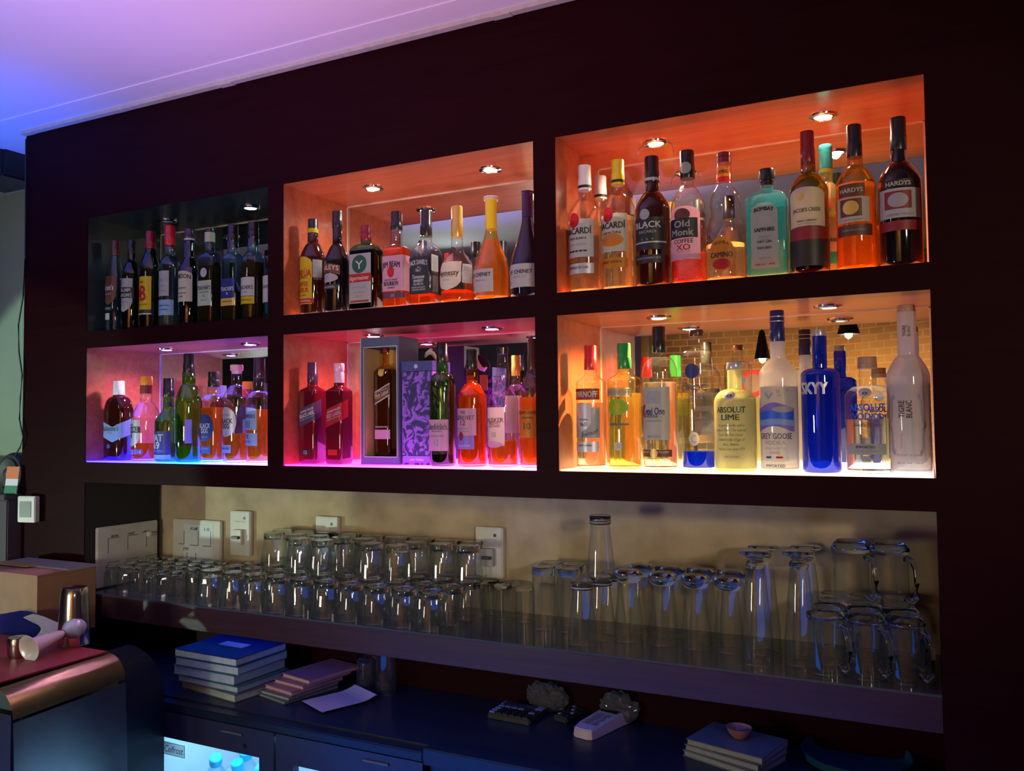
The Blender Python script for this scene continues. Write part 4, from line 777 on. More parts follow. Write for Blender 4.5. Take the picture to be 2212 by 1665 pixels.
bottle(*VO, 'L', 'tall frosted vodka bottle with a blue wrapped neck and a mountain picture', 1676, 671, 80, Y=.074, vs=810, vn=775, vc=738, nw=31, cw=32, sh='mix', glass='frost', cap='navy', cap2=[('silver', 684, 686), ('silver', 694, 696)], liq='water', lv=835,
  labels=[(876, 926, -1.25, 1.0, 'violet', T_(shape='wave')), (888, 905, -1.1, .95, 'blue', T_(shape='wave', off=.001)), (878, 891, -.2, .9, 'gray', T_(shape='oval', off=.0013)), (906, 918, -1.1, .95, 'lblue', T_(shape='wave', off=.0013)), (838, 867, -.7, .65, 'none', T_(tx=[('v', 852, 22, .55, 'gray', T_(c=-.35, b=0)), ('v', 845, 11, .2, 'gray', T_(c=.15, b=0)), ('v', 842, 9, .14, 'gray', T_(c=.6, b=0)), ('v', 854, 7, .25, 'gray', T_(c=.2, b=0))])),
    (930, 1000, -1.1, .9, 'none', T_(tx=[('GREY GOOSE', 941, 12, 1.8, 'navy', T_(b=.01)), ('VODKA', 955, 9, 1.1, 'gray', T_(b=0)), ('DISTILLED AND BOTTLED', 967, 4, 1.1, 'gray', T_(b=0)), ('FRANCE', 976, 5, .5, 'gray'), ('IMPORTED', 1004, 6, 1.0, 'navy')])), (984, 988, -.6, -.3, 'navy'), (984, 988, -.05, .3, 'red')])
bottle(*VO, 'L', 'cobalt blue vodka bottle with a silver cap and big white letters', 1766, 712, 80, Y=.072, vs=810, vn=795, vc=728, nw=30, cw=28, sh='round', glass='cobalt', cap='silver',
  labels=[(822, 855, -1.05, .5, 'none', T_(tx=[('SKYY', 839, 24, 1.45, 'silver', T_(b=.05))]))])
bottle(*VO, 'L', 'short clear vodka bottle with a wooden looking stopper and blue block lettering', 1868, 771, 95, Y=.07, vs=860, vn=832, vc=796, nw=34, cw=40, sh='round', glass='clear', cap=mat('stopper_tan', (.42, .24, .14), .45), liq='water', lv=905,
  labels=[(839, 858, -.35, .2, 'silver', T_(shape='oval', tx=[('o', 849, 8, .2, 'black')])), (870, 910, -1, 1, 'none', T_(tx=[('ABSOLUT', 880, 15, 1.55, 'blue', T_(b=.03)), ('VODKA', 899, 14, 1.25, 'blue', T_(b=.03)), ('Swedish Vodka', 917, 7, 1.2, 'brown', T_(sh=.4, b=0))])), (957, 980, -1.0, .8, 'lgray', T_(tx=[('IMPORTED', 964, 5, .8, 'black'), ('ONE LITER', 973, 3, 1.0, 'gray')])), (983, 995, -.25, .1, 'gray')])
bottle(*VO, 'L', 'tall frosted white bottle with black vertical lettering at the right end of the amber niche', 1955, 659, 86, Y=.07, vs=815, vn=768, vc=675, nw=38, cw=37, sh='mix', glass='frost', cap=mat('stopper_tan', (.42, .24, .14), .45), liq='water', lv=830,
  labels=[(700, 735, -.38, .38, 'none', T_(tx=[('TIGRE', 716, 6, .55, 'black', T_(vert=True, c=-.11)), ('BLANC', 716, 6, .55, 'black', T_(vert=True, c=.1))])), (865, 905, -.4, .4, 'none', T_(tx=[('TIGRE', 884, 11, .85, 'black', T_(vert=True, c=-.32)), ('BLANC', 884, 11, .85, 'black', T_(vert=True, c=.02))])),
    (840, 975, -1, 1, 'none', T_(tx=[('{', 905, 95, .35, 'gray', T_(c=-.85, b=0)), ('}', 905, 95, .35, 'gray', T_(c=.65, b=0)), ('ʃ', 950, 22, .12, 'gray', T_(c=-.35, b=0)), ('PRODUCT OF FRANCE', 981, 5, 1.2, 'gray'), ('40% Alc./Vol.    750 ml', 998, 4, 1.2, 'gray')]))])

# ------------------------------------------------------------------ glasses on the shelf
G_T = shell('tumbler_glass', (.955, .965, .97), (.42, .48, .52), .06, op=.035, opc=(.7, .78, .85))
def solid_glass(name, c):
    if name in _mc: return _mc[name]
    m, t, b = nt(name); b.inputs['Base Color'].default_value = rgba(c); b.inputs['Transmission Weight'].default_value = 1; b.inputs['Roughness'].default_value = .03; b.inputs['IOR'].default_value = 1.45
    _mc[name] = m; return m
G_B = solid_glass('thick_glass', (.72, .80, .84))
def wall_bm(prof, n=36, flute=0.0):
    bm = bmesh.new(); rings = []
    for r, z in prof:
        rings.append([bm.verts.new((r*(1-flute*(i % 3 == 0))*math.cos(2*PI*i/n), r*(1-flute*(i % 3 == 0))*math.sin(2*PI*i/n), z)) for i in range(n)])
    for a, b in zip(rings, rings[1:]):
        for i in range(n): bm.faces.new((a[i], a[(i+1) % n], b[(i+1) % n], b[i]))
    return bm
def rim_bm(r, z=.001, w=.0009): return lathe([(r-w, z), (r-w*.4, z-.0008), (r+w*.4, z-.0008), (r+w, z), (r, z+.0012)], 32, False, False)
PROT = {}
def proto(kind):
    t = bpy.data.objects.new({'tumbler': 'tumbler', 'shot': 'small_glass', 'thin': 'thin_glass', 'highball': 'highball_glass', 'stripe': 'striped_glass', 'pilsner': 'beer_glass', 'footed': 'footed_glass', 'mug': 'beer_mug'}[kind], None)
    COL.objects.link(t); t.empty_display_size = .03
    W = lambda p, f=0.0, n=36: obj('glass_wall', wall_bm(p, n, f), G_T, t, True)
    B = lambda p, n=28: obj('glass_base', lathe(p, n), G_B, t, True)
    RM = lambda r: obj('rim', rim_bm(r), G_T, t, True)
    if kind == 'tumbler': W([(.0455, 0), (.0435, .03), (.039, .065), (.0350, .084)], .03); B([(.0345, .0845), (.0352, .090), (.0352, .100), (.032, .105)]); RM(.0455)
    if kind == 'shot': W([(.0275, 0), (.027, .03), (.0255, .06), (.0225, .070)], .09, 30); B([(.0220, .0705), (.0230, .074), (.0225, .082), (.019, .085)]); RM(.0275)
    if kind == 'thin': W([(.030, 0), (.029, .05), (.0275, .085)]); B([(.0272, .0853), (.0278, .088), (.0270, .094), (.025, .096)]); RM(.030)
    if kind == 'highball': W([(.0335, 0), (.0330, .08), (.0320, .146)], .02); B([(.0318, .1465), (.0335, .150), (.0335, .166), (.030, .170)]); RM(.0335)
    if kind == 'stripe':
        W([(.0385, 0), (.036, .04), (.029, .10), (.0255, .136)]); B([(.0253, .1365), (.0290, .142), (.0290, .158), (.027, .161)]); RM(.0385)
        for z, c in ((.1385, 'black'), (.142, 'white'), (.146, 'black')): obj('painted_band', lathe([(.0293, z), (.0293, z+.0022)], 28, False, False), paint(c), t, True)
        obj('painted_band', lathe([(.0293, .1555), (.0293, .157)], 28, False, False), paint('black'), t, True)
    if kind == 'pilsner': W([(.0375, 0), (.0365, .05), (.031, .10), (.0275, .150)], .02); B([(.0272, .1505), (.0335, .158), (.0375, .168), (.036, .176), (.028, .181)]); RM(.0375)
    if kind == 'footed': W([(.0375, 0), (.0365, .06), (.030, .13), (.0235, .200), (.020, .222)]); B([(.0195, .2225), (.0225, .227), (.0225, .236), (.016, .242), (.022, .249), (.037, .255), (.038, .259), (.034, .262)]); RM(.0375)
    if kind == 'mug':
        W([(.041, 0), (.041, .06), (.0405, .118)], .03, 33); B([(.0400, .1185), (.0430, .123), (.0430, .130), (.037, .138), (.030, .145)]); RM(.041)
        pts = [(.040, 0, .022), (.055, 0, .016), (.066, 0, .028), (.069, 0, .06), (.067, 0, .09), (.058, 0, .108), (.041, 0, .112)]
        obj('handle', tube(pts, [.008, .007, .0065, .006, .0065, .007, .008], 10), G_B, t, True)
    return t
def place(kind, X, Y, z, lab, cat, group, rz=0, scale=1.0):
    if kind not in PROT: PROT[kind] = o = proto(kind)
    else:
        src = PROT[kind]; o = src.copy(); COL.objects.link(o)
        for ch in src.children:
            c = ch.copy(); COL.objects.link(c); c.parent = o
    o.location = (X, Y, z); o.rotation_euler = (0, 0, rz); o.scale = (scale,)*3
    tag(o, lab, cat, group); return o
zS = ZS+.0018
GRP = 'upturned glasses on the glass shelf'
# small fluted glasses crowded at the left end
for j in range(4):
    for i in range(7):
        X = .060+.0625*i+.012*(j % 2)+R.uniform(-.003, .003); Y = .070+.064*j
        if j == 0 and i > 5: continue
        place('shot', X, Y, zS, 'small fluted glass upside down in the crowd at the left end of the shelf', 'glass', 'small fluted glasses', R.uniform(0, 3))
def rowx(u0, Y, n, st): x0 = aty(u0, 1250, Y).x; return [x0-st*i for i in range(n)]
for k, (Y, u0, n) in enumerate(((.052, 930, 10), (.137, 975, 10), (.214, 1012, 10), (.287, 1020, 9))):
    for i, X in enumerate(rowx(u0, Y, n, .0935 if k else .0925)):
        if X < .49: continue
        lab = ['heavy based tumbler upside down in the front row along the shelf edge', 'heavy based tumbler upside down in the second row, behind the front row', 'heavy based tumbler upside down in the lower back rows under the stacked tumblers', 'heavy based tumbler upside down in the lower back rows under the stacked tumblers'][k]
        place('tumbler', X, Y+R.uniform(-.003, .003), zS, lab, 'glass', ['front row tumblers', 'second row tumblers', 'lower back tumblers', 'lower back tumblers'][k], R.uniform(0, 1))
        if k == 2 or (k == 3 and i < 9) or (k == 1 and i in (2, 3, 5, 6)):
            if k == 2 and i in (3, 9): continue
            place('tumbler', X, Y, zS+.1065, 'tumbler stacked upside down on top of the back tumblers', 'glass', 'stacked upper tumblers', R.uniform(0, 1))
for j, (Y, us) in enumerate(((.245, (1037, 1086, 1134)), (.298, (1062, 1108)))):
    for u in us: place('thin', aty(u, 1300, Y).x, Y-.004*j, zS, 'thin small glass upside down right of the tumblers, below the breaker switch', 'glass', 'thin small glasses', R.uniform(0, 1))
for Y, us in ((.19, (1175, 1228)), (.262, (1192, 1240))):
    for u in us: place('highball', aty(u, 1290, Y).x, Y, zS, 'straight thick based highball glass upside down, left of the striped glasses', 'glass', 'straight highball glasses', R.uniform(0, 1))
s1 = aty(1258, 1310, .085); place('stripe', s1.x, .085, zS, 'glass with black and white stripes round its base, nearest the shelf edge', 'glass', None)
s2 = aty(1299, 1310, .155); place('stripe', s2.x, .155, zS, 'striped glass standing upside down beneath the one stacked on top', 'glass', None)
place('stripe', s2.x, .155, zS+.163, 'tall striped glass stacked highest, alone against the beige wall', 'glass', None)
s3 = aty(1323, 1310, .232); place('stripe', s3.x, .232, zS, 'striped glass farthest back, half hidden behind the other striped glasses', 'glass', None)
for Y, us, lab in ((.165, (1358, 1432, 1503, 1573), 'beer glass with rounded heavy base upside down, front row of its kind'), (.262, (1388, 1455, 1520, 1585), 'beer glass with rounded heavy base upside down, back row of its kind')):
    for u in us: place('pilsner', aty(u, 1310, Y).x, Y, zS, lab, 'glass', lab[-15:].strip()+' beer glasses', R.uniform(0, 1))
for u, Y, lab in ((1634, .085, 'tall footed glass upside down, nearest the edge, left of the mugs'), (1652, .18, 'tall footed glass upside down directly behind the nearest footed one'), (1728, .12, 'tall footed glass upside down just left of the beer mugs'), (1744, .22, 'tall footed glass upside down behind the one beside the mugs')):
    place('footed', aty(u, 1310, Y).x, Y, zS, lab, 'glass', None, R.uniform(0, 1))
mx = []
for k, (Y, us) in enumerate(((.078, (1795, 1880, 1966)), (.168, (1806, 1880, 1955)), (.258, (1815, 1885, 1948)))):
    for i, u in enumerate(us):
        lab = ['glass beer mug upside down in the front row at the right end', 'glass beer mug upside down in the middle row carrying the upper mugs', 'glass beer mug upside down in the hidden back row'][k]
        X = aty(u, 1380, Y).x-.010; place('mug', X, Y, zS, lab, 'mug', ['front mugs', 'middle mugs', 'back mugs'][k], math.radians(-40))
for u, Y, lab in ((1838, .150, 'glass beer mug stacked on top, left of the two upper mugs'), (1922, .150, 'glass beer mug stacked on top, right of the two upper mugs')):
    place('mug', aty(u, 1220, Y).x, Y, zS+.1465, lab, 'mug', None, math.radians(-35))

# ------------------------------------------------------------------ boards and plates in the recess
M_pl = mat('aged_white_plastic', (.62, .62, .56), .45, noise=.08, nscale=15)
M_pap = mat('pale_paper', (.66, .76, .76), .6); M_dk = mat('dark_plastic', (.02, .02, .025), .4); M_gr = mat('grey_plastic', (.35, .35, .36), .45)
t = thing('distribution_board', 'white electrical board with drawn labels on the dark left side of the recess', 'electrical board', (0, .172, -.34))
obj('board', bx(.0008, .014, -.130, .130, -.106, .106, bev=.003), M_pl, t)
bm = bmesh.new()
for r in range(2):
    for q in range(3):
        y0 = .085-.082*q; z0 = .062-.085*r
        box(bm, .0141, .0146, -y0-.002, -y0+.046, z0, z0+.0018); box(bm, .0141, .0146, -y0-.002, -y0-.0005, z0-.05, z0)
obj('ink_lines', bm, M_dk, t)
bm = lathe([(.011, 0), (.010, .010), (.006, .013)], 20); bmesh.ops.rotate(bm, verts=bm.verts, matrix=Matrix.Rotation(PI/2, 3, 'Y'))
obj('knob', bm, M_pl, t, True, (.014, .088, .058))
for y, s in ((-.06, 'BAR'), (.01, 'CIRCUIT'), (.075, 'AC')):
    flat_text(t, 'lettering', s, (.0146, y, .070), (0, 1, 0), (0, 0, 1), .008, M_dk, .030, .01, .2)
t = thing('switch_board', 'white switch panel with a pale paper chart on the beige wall', 'electrical board', (.197, D+.010, -.34))
obj('board', bx(-.122, .122, -.014, .0, -.10, .112, bev=.003), M_pl, t)
obj('paper_chart', bx(-.062, .085, -.0150, -.0142, -.10, .095), M_pap, t)
bm = bmesh.new()
for (x, z, w_, h_) in ((-.06, .020, .03, .05), (.012, .018, .04, .055), (.075, .018, .04, .055), (-.045, -.06, .04, .05), (.0, -.06, .02, .05)):
    box(bm, x-w_, x+.0005, -.0158, -.0152, z-.001, z+.001); box(bm, x-.001, x+.001, -.0158, -.0152, z+.001, z+h_)
obj('ink_lines', bm, M_dk, t)
for x, s in ((-.02, 'AC'), (.0, 'dl'), (.055, 'L 12'), (-.05, 'FTP')):
    flat_text(t, 'lettering', s, (x, -.0153, .080 if s != 'FTP' else .002), (1, 0, 0), (0, 0, 1), .011, M_dk, .018 if len(s) < 3 else .026, .02, .2)
def plate(xa, xb, za, zb, lab, brk=False):
    c = ((xa+xb)/2, D+.010, (za+zb)/2); W = (xb-xa)/2; H = (zb-za)/2
    t = thing('breaker_plate', lab, 'switch plate', c)
    obj('plate', bx(-W, W, -.018, 0, -H, H, bev=.003), M_pl, t)
    bm = lathe([(.0055, 0), (.005, .0012)], 16); bmesh.ops.rotate(bm, verts=bm.verts, matrix=Matrix.Rotation(PI/2, 3, 'X')); obj('screw_cap', bm, M_dk, t, True, (W*.45, -.018, H-.024))
    flat_text(t, 'lettering', 'LARSEN & TOUBRO', (W*.05, -.0181, H-.037), (1, 0, 0), (0, 0, 1), .004, M_gr, W*1.0)
    b = obj('breaker', bx(-.022, .022, -.034, -.0182, -.040, .014, bev=.002), M_gr if brk else M_pl, t)
    obj('lever', bx(-.018, .018, -.046, -.0342, -.018, -.008, bev=.002), M_dk, b)
plate(.368, .464, -.345, -.187, 'narrow white breaker plate on the beige wall, just right of the paper chart panel')
plate(.760, .856, -.345, -.191, 'narrow white breaker plate on the wall behind the stacked tumblers')
plate(1.386, 1.480, -.352, -.197, 'white breaker plate with a black lever, rightmost on the beige wall', True)

# ------------------------------------------------------------------ things on the worktop
def book(cx, cy_, z, w_, d_, h, rz, cover, lab, cat, group, page=(.45, .55, .50), nm='notebook'):
    t = thing(nm, lab, cat, (cx, cy_, z), math.radians(rz), group)
    obj('pages', bx(-w_/2+.003, w_/2-.003, -d_/2+.003, d_/2-.001, .0022, h-.0022), mat('pages_%d' % int(page[0]*100), page, .7, noise=.1, nscale=60), t)
    bm = bmesh.new(); box(bm, -w_/2, w_/2, -d_/2, d_/2, 0, .0022); box(bm, -w_/2, w_/2, -d_/2, d_/2, h-.0022, h); box(bm, -w_/2, w_/2, d_/2-.001, d_/2, .0022, h-.0022)
    c = obj('cover', bm, mat('cover_%s' % cover, {'navy': (.012, .03, .18), 'teal': (.05, .16, .16), 'pink': (.36, .14, .19), 'grey': (.12, .14, .16)}[cover], .4), t)
    return t, h
z = ZC+.0005; bxc, byc = .612, .078
labs = ['grey notebook at the bottom of the left pile on the worktop', 'thin teal notebook second from the bottom of the left pile', 'thick teal ledger third from the bottom of the left pile', 'teal ledger just under the navy book of the left pile', 'navy ledger with a white title strip on top of the left pile']
for i, (h, dx, rz, c) in enumerate(((.024, .02, -9, 'grey'), (.020, .01, -4, 'teal'), (.030, -.008, -3, 'teal'), (.026, .0, -1, 'teal'), (.024, -.004, -2, 'navy'))):
    t, hh = book(bxc+dx, byc, z, .275, .215, h, rz, c, labs[i], 'notebook', None, (.42, .52, .46)); z += h+.0005
    if i == 4: obj('title_strip', bx(-.05, .055, -.005, .035, hh, hh+.0006), mat('title_paper', (.65, .66, .80), .6), t)
z = ZC+.0005
labs = ['crumpled grey pad at the bottom of the pink pile', 'grey notebook low in the pink pile', 'pink receipt book in the middle of the pink pile', 'pink receipt book near the top of the pink pile', 'dark pink receipt book on top of the pink pile']
for i, (h, dx, dy, rz, c) in enumerate(((.008, 0, -.01, -14, 'grey'), (.010, .0, -.004, -10, 'grey'), (.013, .005, .010, -12, 'pink'), (.012, .02, .035, -9, 'pink'), (.013, .035, .055, -12, 'pink'))):
    book(.858+dx, .125+dy, z, .135, .20, h, rz, c, labs[i], 'receipt book', None, (.50, .36, .42) if c == 'pink' else (.4, .45, .48), 'receipt_book'); z += h+.0005
t = thing('paper_sheets', 'loose pale sheets of paper curling at the edge, right of the pink pile', 'paper', (1.03, .10, ZC+.001), math.radians(-24))
for i in range(3):
    bm = bmesh.new(); g = [[bm.verts.new((x*.012-.066+i*.004, y*.014-.09-i*.004, .0015+i*.0025+.012*max(0, (y-9)/4)**2)) for x in range(12)] for y in range(14)]
    for a in range(13):
        for b_ in range(11): bm.faces.new((g[a][b_], g[a][b_+1], g[a+1][b_+1], g[a+1][b_]))
    bmesh.ops.recalc_face_normals(bm, faces=bm.faces[:]); obj('sheet', bm, mat('lilac_paper', (.50, .42, .62), .7), t)
o = place('highball', 1.118, .215, ZC+.0015, 'upturned clear glass on the worktop right of the papers', 'glass', None, 0, .92)
o = place('mug', 1.036, .225, ZC+.0015, 'upturned glass mug on the worktop between the papers and the other glass', 'mug', None, 2.6, .74)

t = thing('calculator', 'black desk calculator with pale key strips on the worktop', 'calculator', atz(1118, 1546, ZC+.001), math.radians(-3))
obj('case', bx(-.068, .068, -.055, .055, 0, .016, bev=.003), M_dk, t)
obj('display', bx(-.060, .040, .026, .048, .0161, .018), mat('lcd', (.03, .05, .09), .15), t)
obj('solar_strip', bx(.044, .066, .024, .050, .0161, .019), mat('pale_key', (.20, .24, .42), .5), t); obj('solar_strip', bx(-.067, -.062, .024, .050, .0161, .019), mat('pale_key', (0, 0, 0), .5), t)
for i in range(6):
    for j in range(4): obj('key', bx(-.064+.0215*i, -.048+.0215*i, -.050+.0175*j, -.040+.0175*j, .0161, .020), mat('pale_key', (0, 0, 0), .5) if i == 0 or (j == 3 and i < 4) or (i == 5 and j == 2) else mat('dark_key', (.008, .010, .018), .35), t)
t = thing('remote_control', 'black remote control with small pale keys beside the white handset', 'remote control', atz(1240, 1545, ZC+.001), math.radians(-12))
obj('case', bx(-.024, .024, -.070, .070, 0, .016, bev=.004), M_dk, t)
for i in range(3):
    for j in range(5): obj('key', bx(-.017+.013*i, -.009+.013*i, -.055+.024*j, -.047+.024*j, .0161, .019), mat('pale_key', (0, 0, 0), .5) if (i+j) % 3 == 0 else mat('dark_key', (0, 0, 0), .3), t)
P = atz(1300, 1572, ZC+.001)
t = thing('card_terminal', 'pale pink handheld card terminal with a dark screen on the worktop', 'card terminal', P, math.radians(-14))
bm = bmesh.new(); pr = [(-.034, -.075), (-.030, -.090), (-.018, -.098), (.018, -.098), (.030, -.090), (.034, -.075), (.036, .02), (.038, .085), (-.038, .085), (-.036, .02)]
lo = [bm.verts.new((x, y, 0)) for x, y in pr]; hi = [bm.verts.new((x*.94, y*.97, .024+.010*(y+.1)/.18)) for x, y in pr]
bm.faces.new(lo[::-1]); bm.faces.new(hi)
for i in range(len(pr)): bm.faces.new((lo[i], lo[(i+1) % 10], hi[(i+1) % 10], hi[i]))
bmesh.ops.bevel(bm, geom=[e for e in bm.edges if abs(e.verts[0].co.z-e.verts[1].co.z) < .004 and e.verts[0].co.z > .01], offset=.003, segments=2, affect='EDGES')
obj('case', bm, mat('pink_white_plastic', (.62, .50, .58), .45), t, True)
bm = bmesh.new(); quad(bm, [(-.028, .030, .0345), (.028, .030, .0345), (.028, .078, .0385), (-.028, .078, .0385)]); bmesh.ops.solidify(bm, geom=bm.faces[:], thickness=-.004); obj('screen', bm, M_dk, t)
bm = bmesh.new()
for i in range(7):
    y = -.062+.011*i; zz = .0275+.010*(y+.1)/.18-.001
    box(bm, -.022+.002*(i % 2), -.003, y, y+.0035, zz-.002, zz+.0006); box(bm, .004, .021-.003*(i % 3), y, y+.0035, zz-.002, zz+.0006)
obj('printed_lines', bm, mat('grey_ink', (.16, .12, .16), .5), t)
def crumple(u, v, r, lab, seed):
    RR = random.Random(seed); P = aty(u, v, .284); hb = (aty(u, v-30, .284).z-ZC)*.8
    bm = bmesh.new(); bmesh.ops.create_icosphere(bm, subdivisions=4, radius=1)
    ph = [(Vector((RR.uniform(-1, 1), RR.uniform(-1, 1), RR.uniform(-1, 1))).normalized(), RR.uniform(3, 9), RR.uniform(0, 6)) for _ in range(16)]
    for vtx in bm.verts:
        n_ = vtx.co.normalized(); k = sum(abs(math.sin(n_.dot(a)*f+p)) for a, f, p in ph)/16
        vtx.co = Vector((n_.x*r*(.45+k), n_.y*r*(.45+k)*.42, max(0, (n_.z*.55+.5)*hb*(.3+k)+RR.uniform(-.0015, .0015))))
    t = obj('plastic_bag', bm, shell('milky_plastic', (.8, .8, .78), (.6, .6, .55), .05, op=.40, opc=(.32, .32, .28)), None, False, (P.x, P.y, ZC+.001)); tag(t, lab, 'plastic bag')
crumple(1182, 1492, .058, 'crumpled pale plastic bag lying under the shelf behind the calculator', 3)
crumple(1338, 1512, .052, 'crumpled pale plastic bag under the shelf behind the card terminal', 9)
z = ZC+.0135; P = atz(1580, 1648, ZC)
for i in range(3):
    book(P.x+.004*i, P.y+.03, ZC+.0135*0+.0005+i*.0165, .20, .15, .016, -20+3*i, 'grey', ['dark notebook at the bottom of the pile at the front right', 'dark notebook in the middle of the pile at the front right', 'dark notebook on top of the pile at the front right'][i], 'notebook', None, (.30, .33, .40))
t = thing('small_bowl', 'small brownish bowl on top of the dark notebooks at the front right', 'bowl', (P.x+.012, P.y+.04, ZC+.0505))
obj('bowl', lathe([(.015, 0), (.026, .012), (.032, .026), (.030, .026), (.024, .013), (.012, .004)], 28), mat('brown_ceramic', (.35, .15, .12), .3), t, True)
P = atz(1850, 1650, ZC)
t = thing('serving_tray', 'dark teal tray with a curved rim at the right of the worktop', 'tray', (P.x, max(P.y, .06), ZC+.0005))
obj('tray', lathe([(.105, 0), (.125, .012), (.128, .030), (.124, .030), (.120, .013), (.10, .004)], 44), mat('teal_tray', (.01, .07, .10), .3), t, True)

# ------------------------------------------------------------------ left end: bar end, tins, carton, wall things
M_ste = mat('brushed_steel', (.40, .33, .17), .33, .85, noise=.08, nscale=60)
Pn = Vector((.690, -.80)); Pf = Vector((.655, -.36)); zt = -.505
t = thing('bar_end_unit', 'rounded brushed metal unit at the lower left with a dark red top', 'appliance', (Pf.x, Pf.y, zt), math.atan2(-(Pn-Pf).x, (Pf-Pn).y)*0)
def rprof(): return [(-.60, 0), (-.065, 0)]+[(-.065+.065*math.sin(a), -.065+.065*math.cos(a)) for a in [PI/2*i/8 for i in range(1, 9)]]
def sweep(pr, y0, y1, x0, x1, ny=2):
    bm = bmesh.new(); rows = []
    for j in range(ny+1):
        f = j/ny; rows.append([bm.verts.new((x+x0+(x1-x0)*f, y0+(y1-y0)*f, z)) for x, z in pr])
    for a, b in zip(rows, rows[1:]):
        for i in range(len(pr)-1): bm.faces.new((a[i], a[i+1], b[i+1], b[i]))
    return bm, rows
bm, rows = sweep(rprof(), 0, -.335, 0, .027)
bmesh.ops.solidify(bm, geom=bm.faces[:], thickness=.004); obj('rounded_top', bm, M_ste, t, True)
pr = [(-.004+.016*math.sin(PI*i/12), -.072-.0-(1.07*i/12)) for i in range(13)]; pr = [(.001+.05*math.sin(PI*i/12)*.35, z_) for i, (x, z_) in enumerate(pr)]
bm, rows = sweep(pr, .0, -.335, .0, .027); bmesh.ops.solidify(bm, geom=bm.faces[:], thickness=.004); obj('side_panel', bm, mat('dark_satin_metal', (.22, .24, .27), .38, .6, noise=.1, nscale=12), t, True)
obj('end_panel', bx(-.58, .0, -.322, -.30, -1.14, -.062), M_dk, t); obj('end_panel', bx(-.58, -.012, -.012, -.002, -1.14, -.062), M_dk, t)
obj('top_mat', bx(-.58, -.062, -.33, -.004, .0005, .006, bev=.002), mat('dark_red_mat', (.20, .012, .025), .45), t)
t = thing('bar_counter', 'dark rounded counter body behind the metal unit at the left', 'counter', (.60, -.34, -.56))
bm, rows = sweep([(-1.6, 0), (-.20, 0)]+[(-.20+.16*math.sin(a), -.14+.14*math.cos(a)) for a in [PI/2*i/8 for i in range(1, 9)]]+[(-.04, -1.08)], 0, .215, 0, -.02)
bmesh.ops.solidify(bm, geom=bm.faces[:], thickness=.006); obj('counter_shell', bm, mat('dark_blue_leather', (.03, .045, .08), .4), t, True)
zc = zt+.0068
P = atz(160, 1390, zc)
t = thing('shaker_tin', 'tall steel cocktail shaker tin upside down on the dark red top', 'shaker', (P.x, P.y, zc))
hT = aty(160, 1268, P.y).z-zc; m = mpp(P)
obj('tin', lathe([(33*m, 0), (33.5*m, .003), (31*m, hT*.4), (28*m, hT*.85), (26.5*m, hT-.008), (24*m, hT), (20*m, hT-.002)], 40), mat('polished_steel', (.72, .70, .66), .16, 1), t, True)
P = atz(38, 1418, zc); m = mpp(P)
t = thing('steel_cup', 'small steel cup at the left edge beside the jigger', 'cup', (P.x, P.y, zc))
obj('cup', lathe([(17*m, 0), (20*m, .01), (21*m, 36*m), (19*m, 42*m), (12*m, 43*m)], 32), mat('polished_steel', (0, 0, 0), .1), t, True)
P0 = aty(62, 1404, atz(62, 1426, zc).y); P1 = P0+Vector((CR.x*.075+_f.x*.20, CR.y*.075+_f.y*.20, .030)); ax = (P1-P0).normalized(); m = mpp(P0)
t = thing('jigger', 'pale double cone measuring jigger lying with its mouth towards the viewer', 'jigger', P0)
q = (P0-P1).to_track_quat('Z', 'Y')
bm = lathe([(.004, -.115), (.012, -.10), (.024, -.012), (29*m, 0), (26*m, -.001), (.020, -.014), (.008, -.085)], 36, True, True)
o = obj('measuring_cone', bm, mat('white_enamel', (.68, .66, .66), .3, .2), t, True); o.rotation_euler = q.to_euler(); o.location = (0, 0, .004)
bm = lathe([(.010, -.112), (.024, -.128), (.029, -.145), (.026, -.163), (.014, -.178), (.004, -.182)], 32)
o = obj('rounded_cup', bm, mat('pale_blue_enamel', (.42, .52, .66), .3, .2), t, True); o.rotation_euler = q.to_euler(); o.location = (0, 0, .004)
def cloth(nm, u, v, yy, w_, h_, c, lab, seed, cat='cloth', zb=-.55):
    RR = random.Random(seed); P = aty(u, v, yy); bm = bmesh.new(); N = 18; g = []
    fr = [(RR.uniform(3, 8), RR.uniform(3, 8), RR.uniform(0, 6)) for _ in range(5)]
    for j in range(N):
        g.append([bm.verts.new((w_*(i/(N-1)-.5), .03*sum(math.sin(a*i/N+b*j/N+p) for a, b, p in fr)/2, h_*j/(N-1)*(1-.35*abs(i/(N-1)-.3)))) for i in range(N)])
    for a in range(N-1):
        for b in range(N-1): bm.faces.new((g[a][b], g[a][b+1], g[a+1][b+1], g[a+1][b]))
    bmesh.ops.solidify(bm, geom=bm.faces[:], thickness=.0015)
    return tag(obj(nm, bm, mat('c_'+nm, c, .8), None, True, (P.x, P.y, zb)), lab, cat)
P = atz(40, 1345, -.555)
cloth('blue_cloth', 45, 1345, -.31, .22, .10, (.01, .03, .22), 'dark blue crumpled cloth in front of the cardboard carton', 4)
cloth('paper_napkin', 98, 1330, -.345, .12, .125, (.55, .58, .68), 'white folded napkin standing left of the shaker tin', 11, 'napkin')
pa = aty(0, 1240, -.14); pb = aty(143, 1232, -.14)
t = thing('cardboard_carton', 'brown cardboard carton with its top flaps closed, left of the veneer panelling', 'carton', (pb.x, -.14, -.555))
hC = pb.z+.555; M_cb = mat('cardboard', (.30, .17, .10), .8, noise=.08, nscale=20)
obj('carton_body', bx(-.36, 0, -.10, .11, 0, hC-.004), M_cb, t)
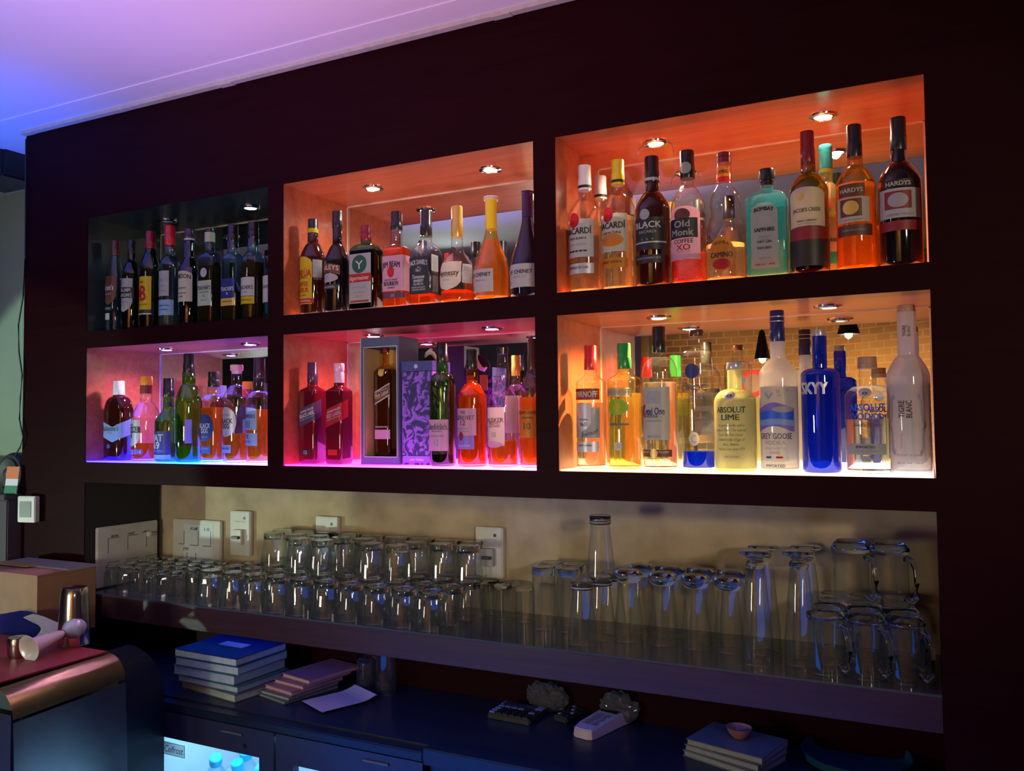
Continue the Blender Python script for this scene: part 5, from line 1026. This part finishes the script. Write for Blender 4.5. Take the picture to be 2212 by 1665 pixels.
obj('top_flap', bx(-.36, .002, -.102, .002, hC-.0035, hC), M_cb, t); obj('top_flap', bx(-.36, .002, .004, .112, hC-.0035, hC+.004), mat('cardboard_pale', (.34, .32, .28), .8), t)
obj('tape', bx(-.36, -.16, -.03, .03, hC+.0045, hC+.0052), mat('tape_tan', (.50, .33, .14), .4), t)
t = thing('side_cabinet', 'low grey cabinet against the green wall at the left edge', 'cabinet', (XL-.006, .20, -1.65))
obj('cabinet_body', bx(-1.2, 0, -.25, .28, 0, 1.51, bev=.004), mat('grey_laminate', (.055, .040, .055), .5), t); obj('cabinet_top', bx(-1.22, 0, -.26, .285, 1.5105, 1.53, bev=.003), mat('grey_laminate', (0, 0, 0), .4), t)
P = aty(12, 1022, .02); rr = 44*mpp(P)
t = thing('round_speaker', 'black round speaker standing on the grey cabinet', 'speaker', (P.x, .08, P.z))
bm = lathe([(rr*.3, -.05), (rr*.8, -.045), (rr, -.02), (rr, .03), (rr*.9, .045)], 40); bmesh.ops.rotate(bm, verts=bm.verts, matrix=Matrix.Rotation(PI/2, 3, 'X')); obj('housing', bm, M_dk, t, True)
bm = lathe([(rr*.72, .0455), (rr*.7, .052), (rr*.3, .046), (rr*.22, .060), (.004, .064)], 32); bmesh.ops.rotate(bm, verts=bm.verts, matrix=Matrix.Rotation(PI/2, 3, 'X')); obj('cone', bm, mat('speaker_cone', (.03, .03, .035), .5), t, True)
hb = P.z+.12-.0; obj('foot', bx(-.03, .03, -.03, .03, -(P.z+.119), -rr*.8), M_dk, t)
P = aty(50, 1035, -.03)
t = thing('menu_card', 'small orange and white card leaning beside the speaker', 'card', (XL-.010, -.030, -.119)); t.rotation_euler = (math.radians(-8), 0, math.radians(10))
obj('card', bx(-.035, .022, -.002, 0, .0, .10), mat('card_white', (.8, .8, .78), .5), t); obj('orange_band', bx(-.035, .022, -.0032, -.0022, .055, .10), mat('card_orange', (.75, .22, .08), .5), t); obj('green_band', bx(-.035, .022, -.0032, -.0022, .0, .03), mat('card_green', (.04, .22, .12), .5), t)
P = aty(66, 1099, -.02); m = mpp(P)
t = thing('wall_controller', 'white wall controller box with a dark screen at the edge of the panelling', 'controller', (P.x, -.026, P.z)); t.rotation_euler = (0, 0, math.radians(12))
obj('housing', bx(-24*m, 22*m, -.012, .012, -28*m, 28*m, bev=.003), M_pl, t); obj('screen', bx(-17*m, 12*m, -.0138, -.0122, -17*m, 17*m), M_dk, t)
tag(obj('hanging_cable', tube([aty(u, v, -.012) for u, v in ((56, 300), (55, 430), (54, 560), (50, 640), (40, 700), (41, 760), (48, 810), (44, 860), (42, 905), (50, 945), (44, 965), (32, 985))], .0028, 6), M_dk, None, True), 'thin black cable hanging down the left edge of the panelling', 'cable')
P = aty(15, 338, .15)
t = thing('wall_speaker', 'dark speaker box mounted high in the corner below the ceiling', 'speaker', (P.x, .15, P.z))
obj('speaker_body', bx(-.16, .10, -.08, .10, -.11, .085, bev=.01), M_dk, t); obj('grille', bx(-.145, .085, -.086, -.0805, -.095, .07), mat('speaker_cone', (0, 0, 0), .5), t); obj('bracket', bx(-.03, .0, .10, .348, -.03, .03), M_dk, t)
P = (2.03, .13)

for o in S.objects:
    if o.get('label') and len(o['label'].split()) > 16: print('LONG', len(o['label'].split()), o['label'])
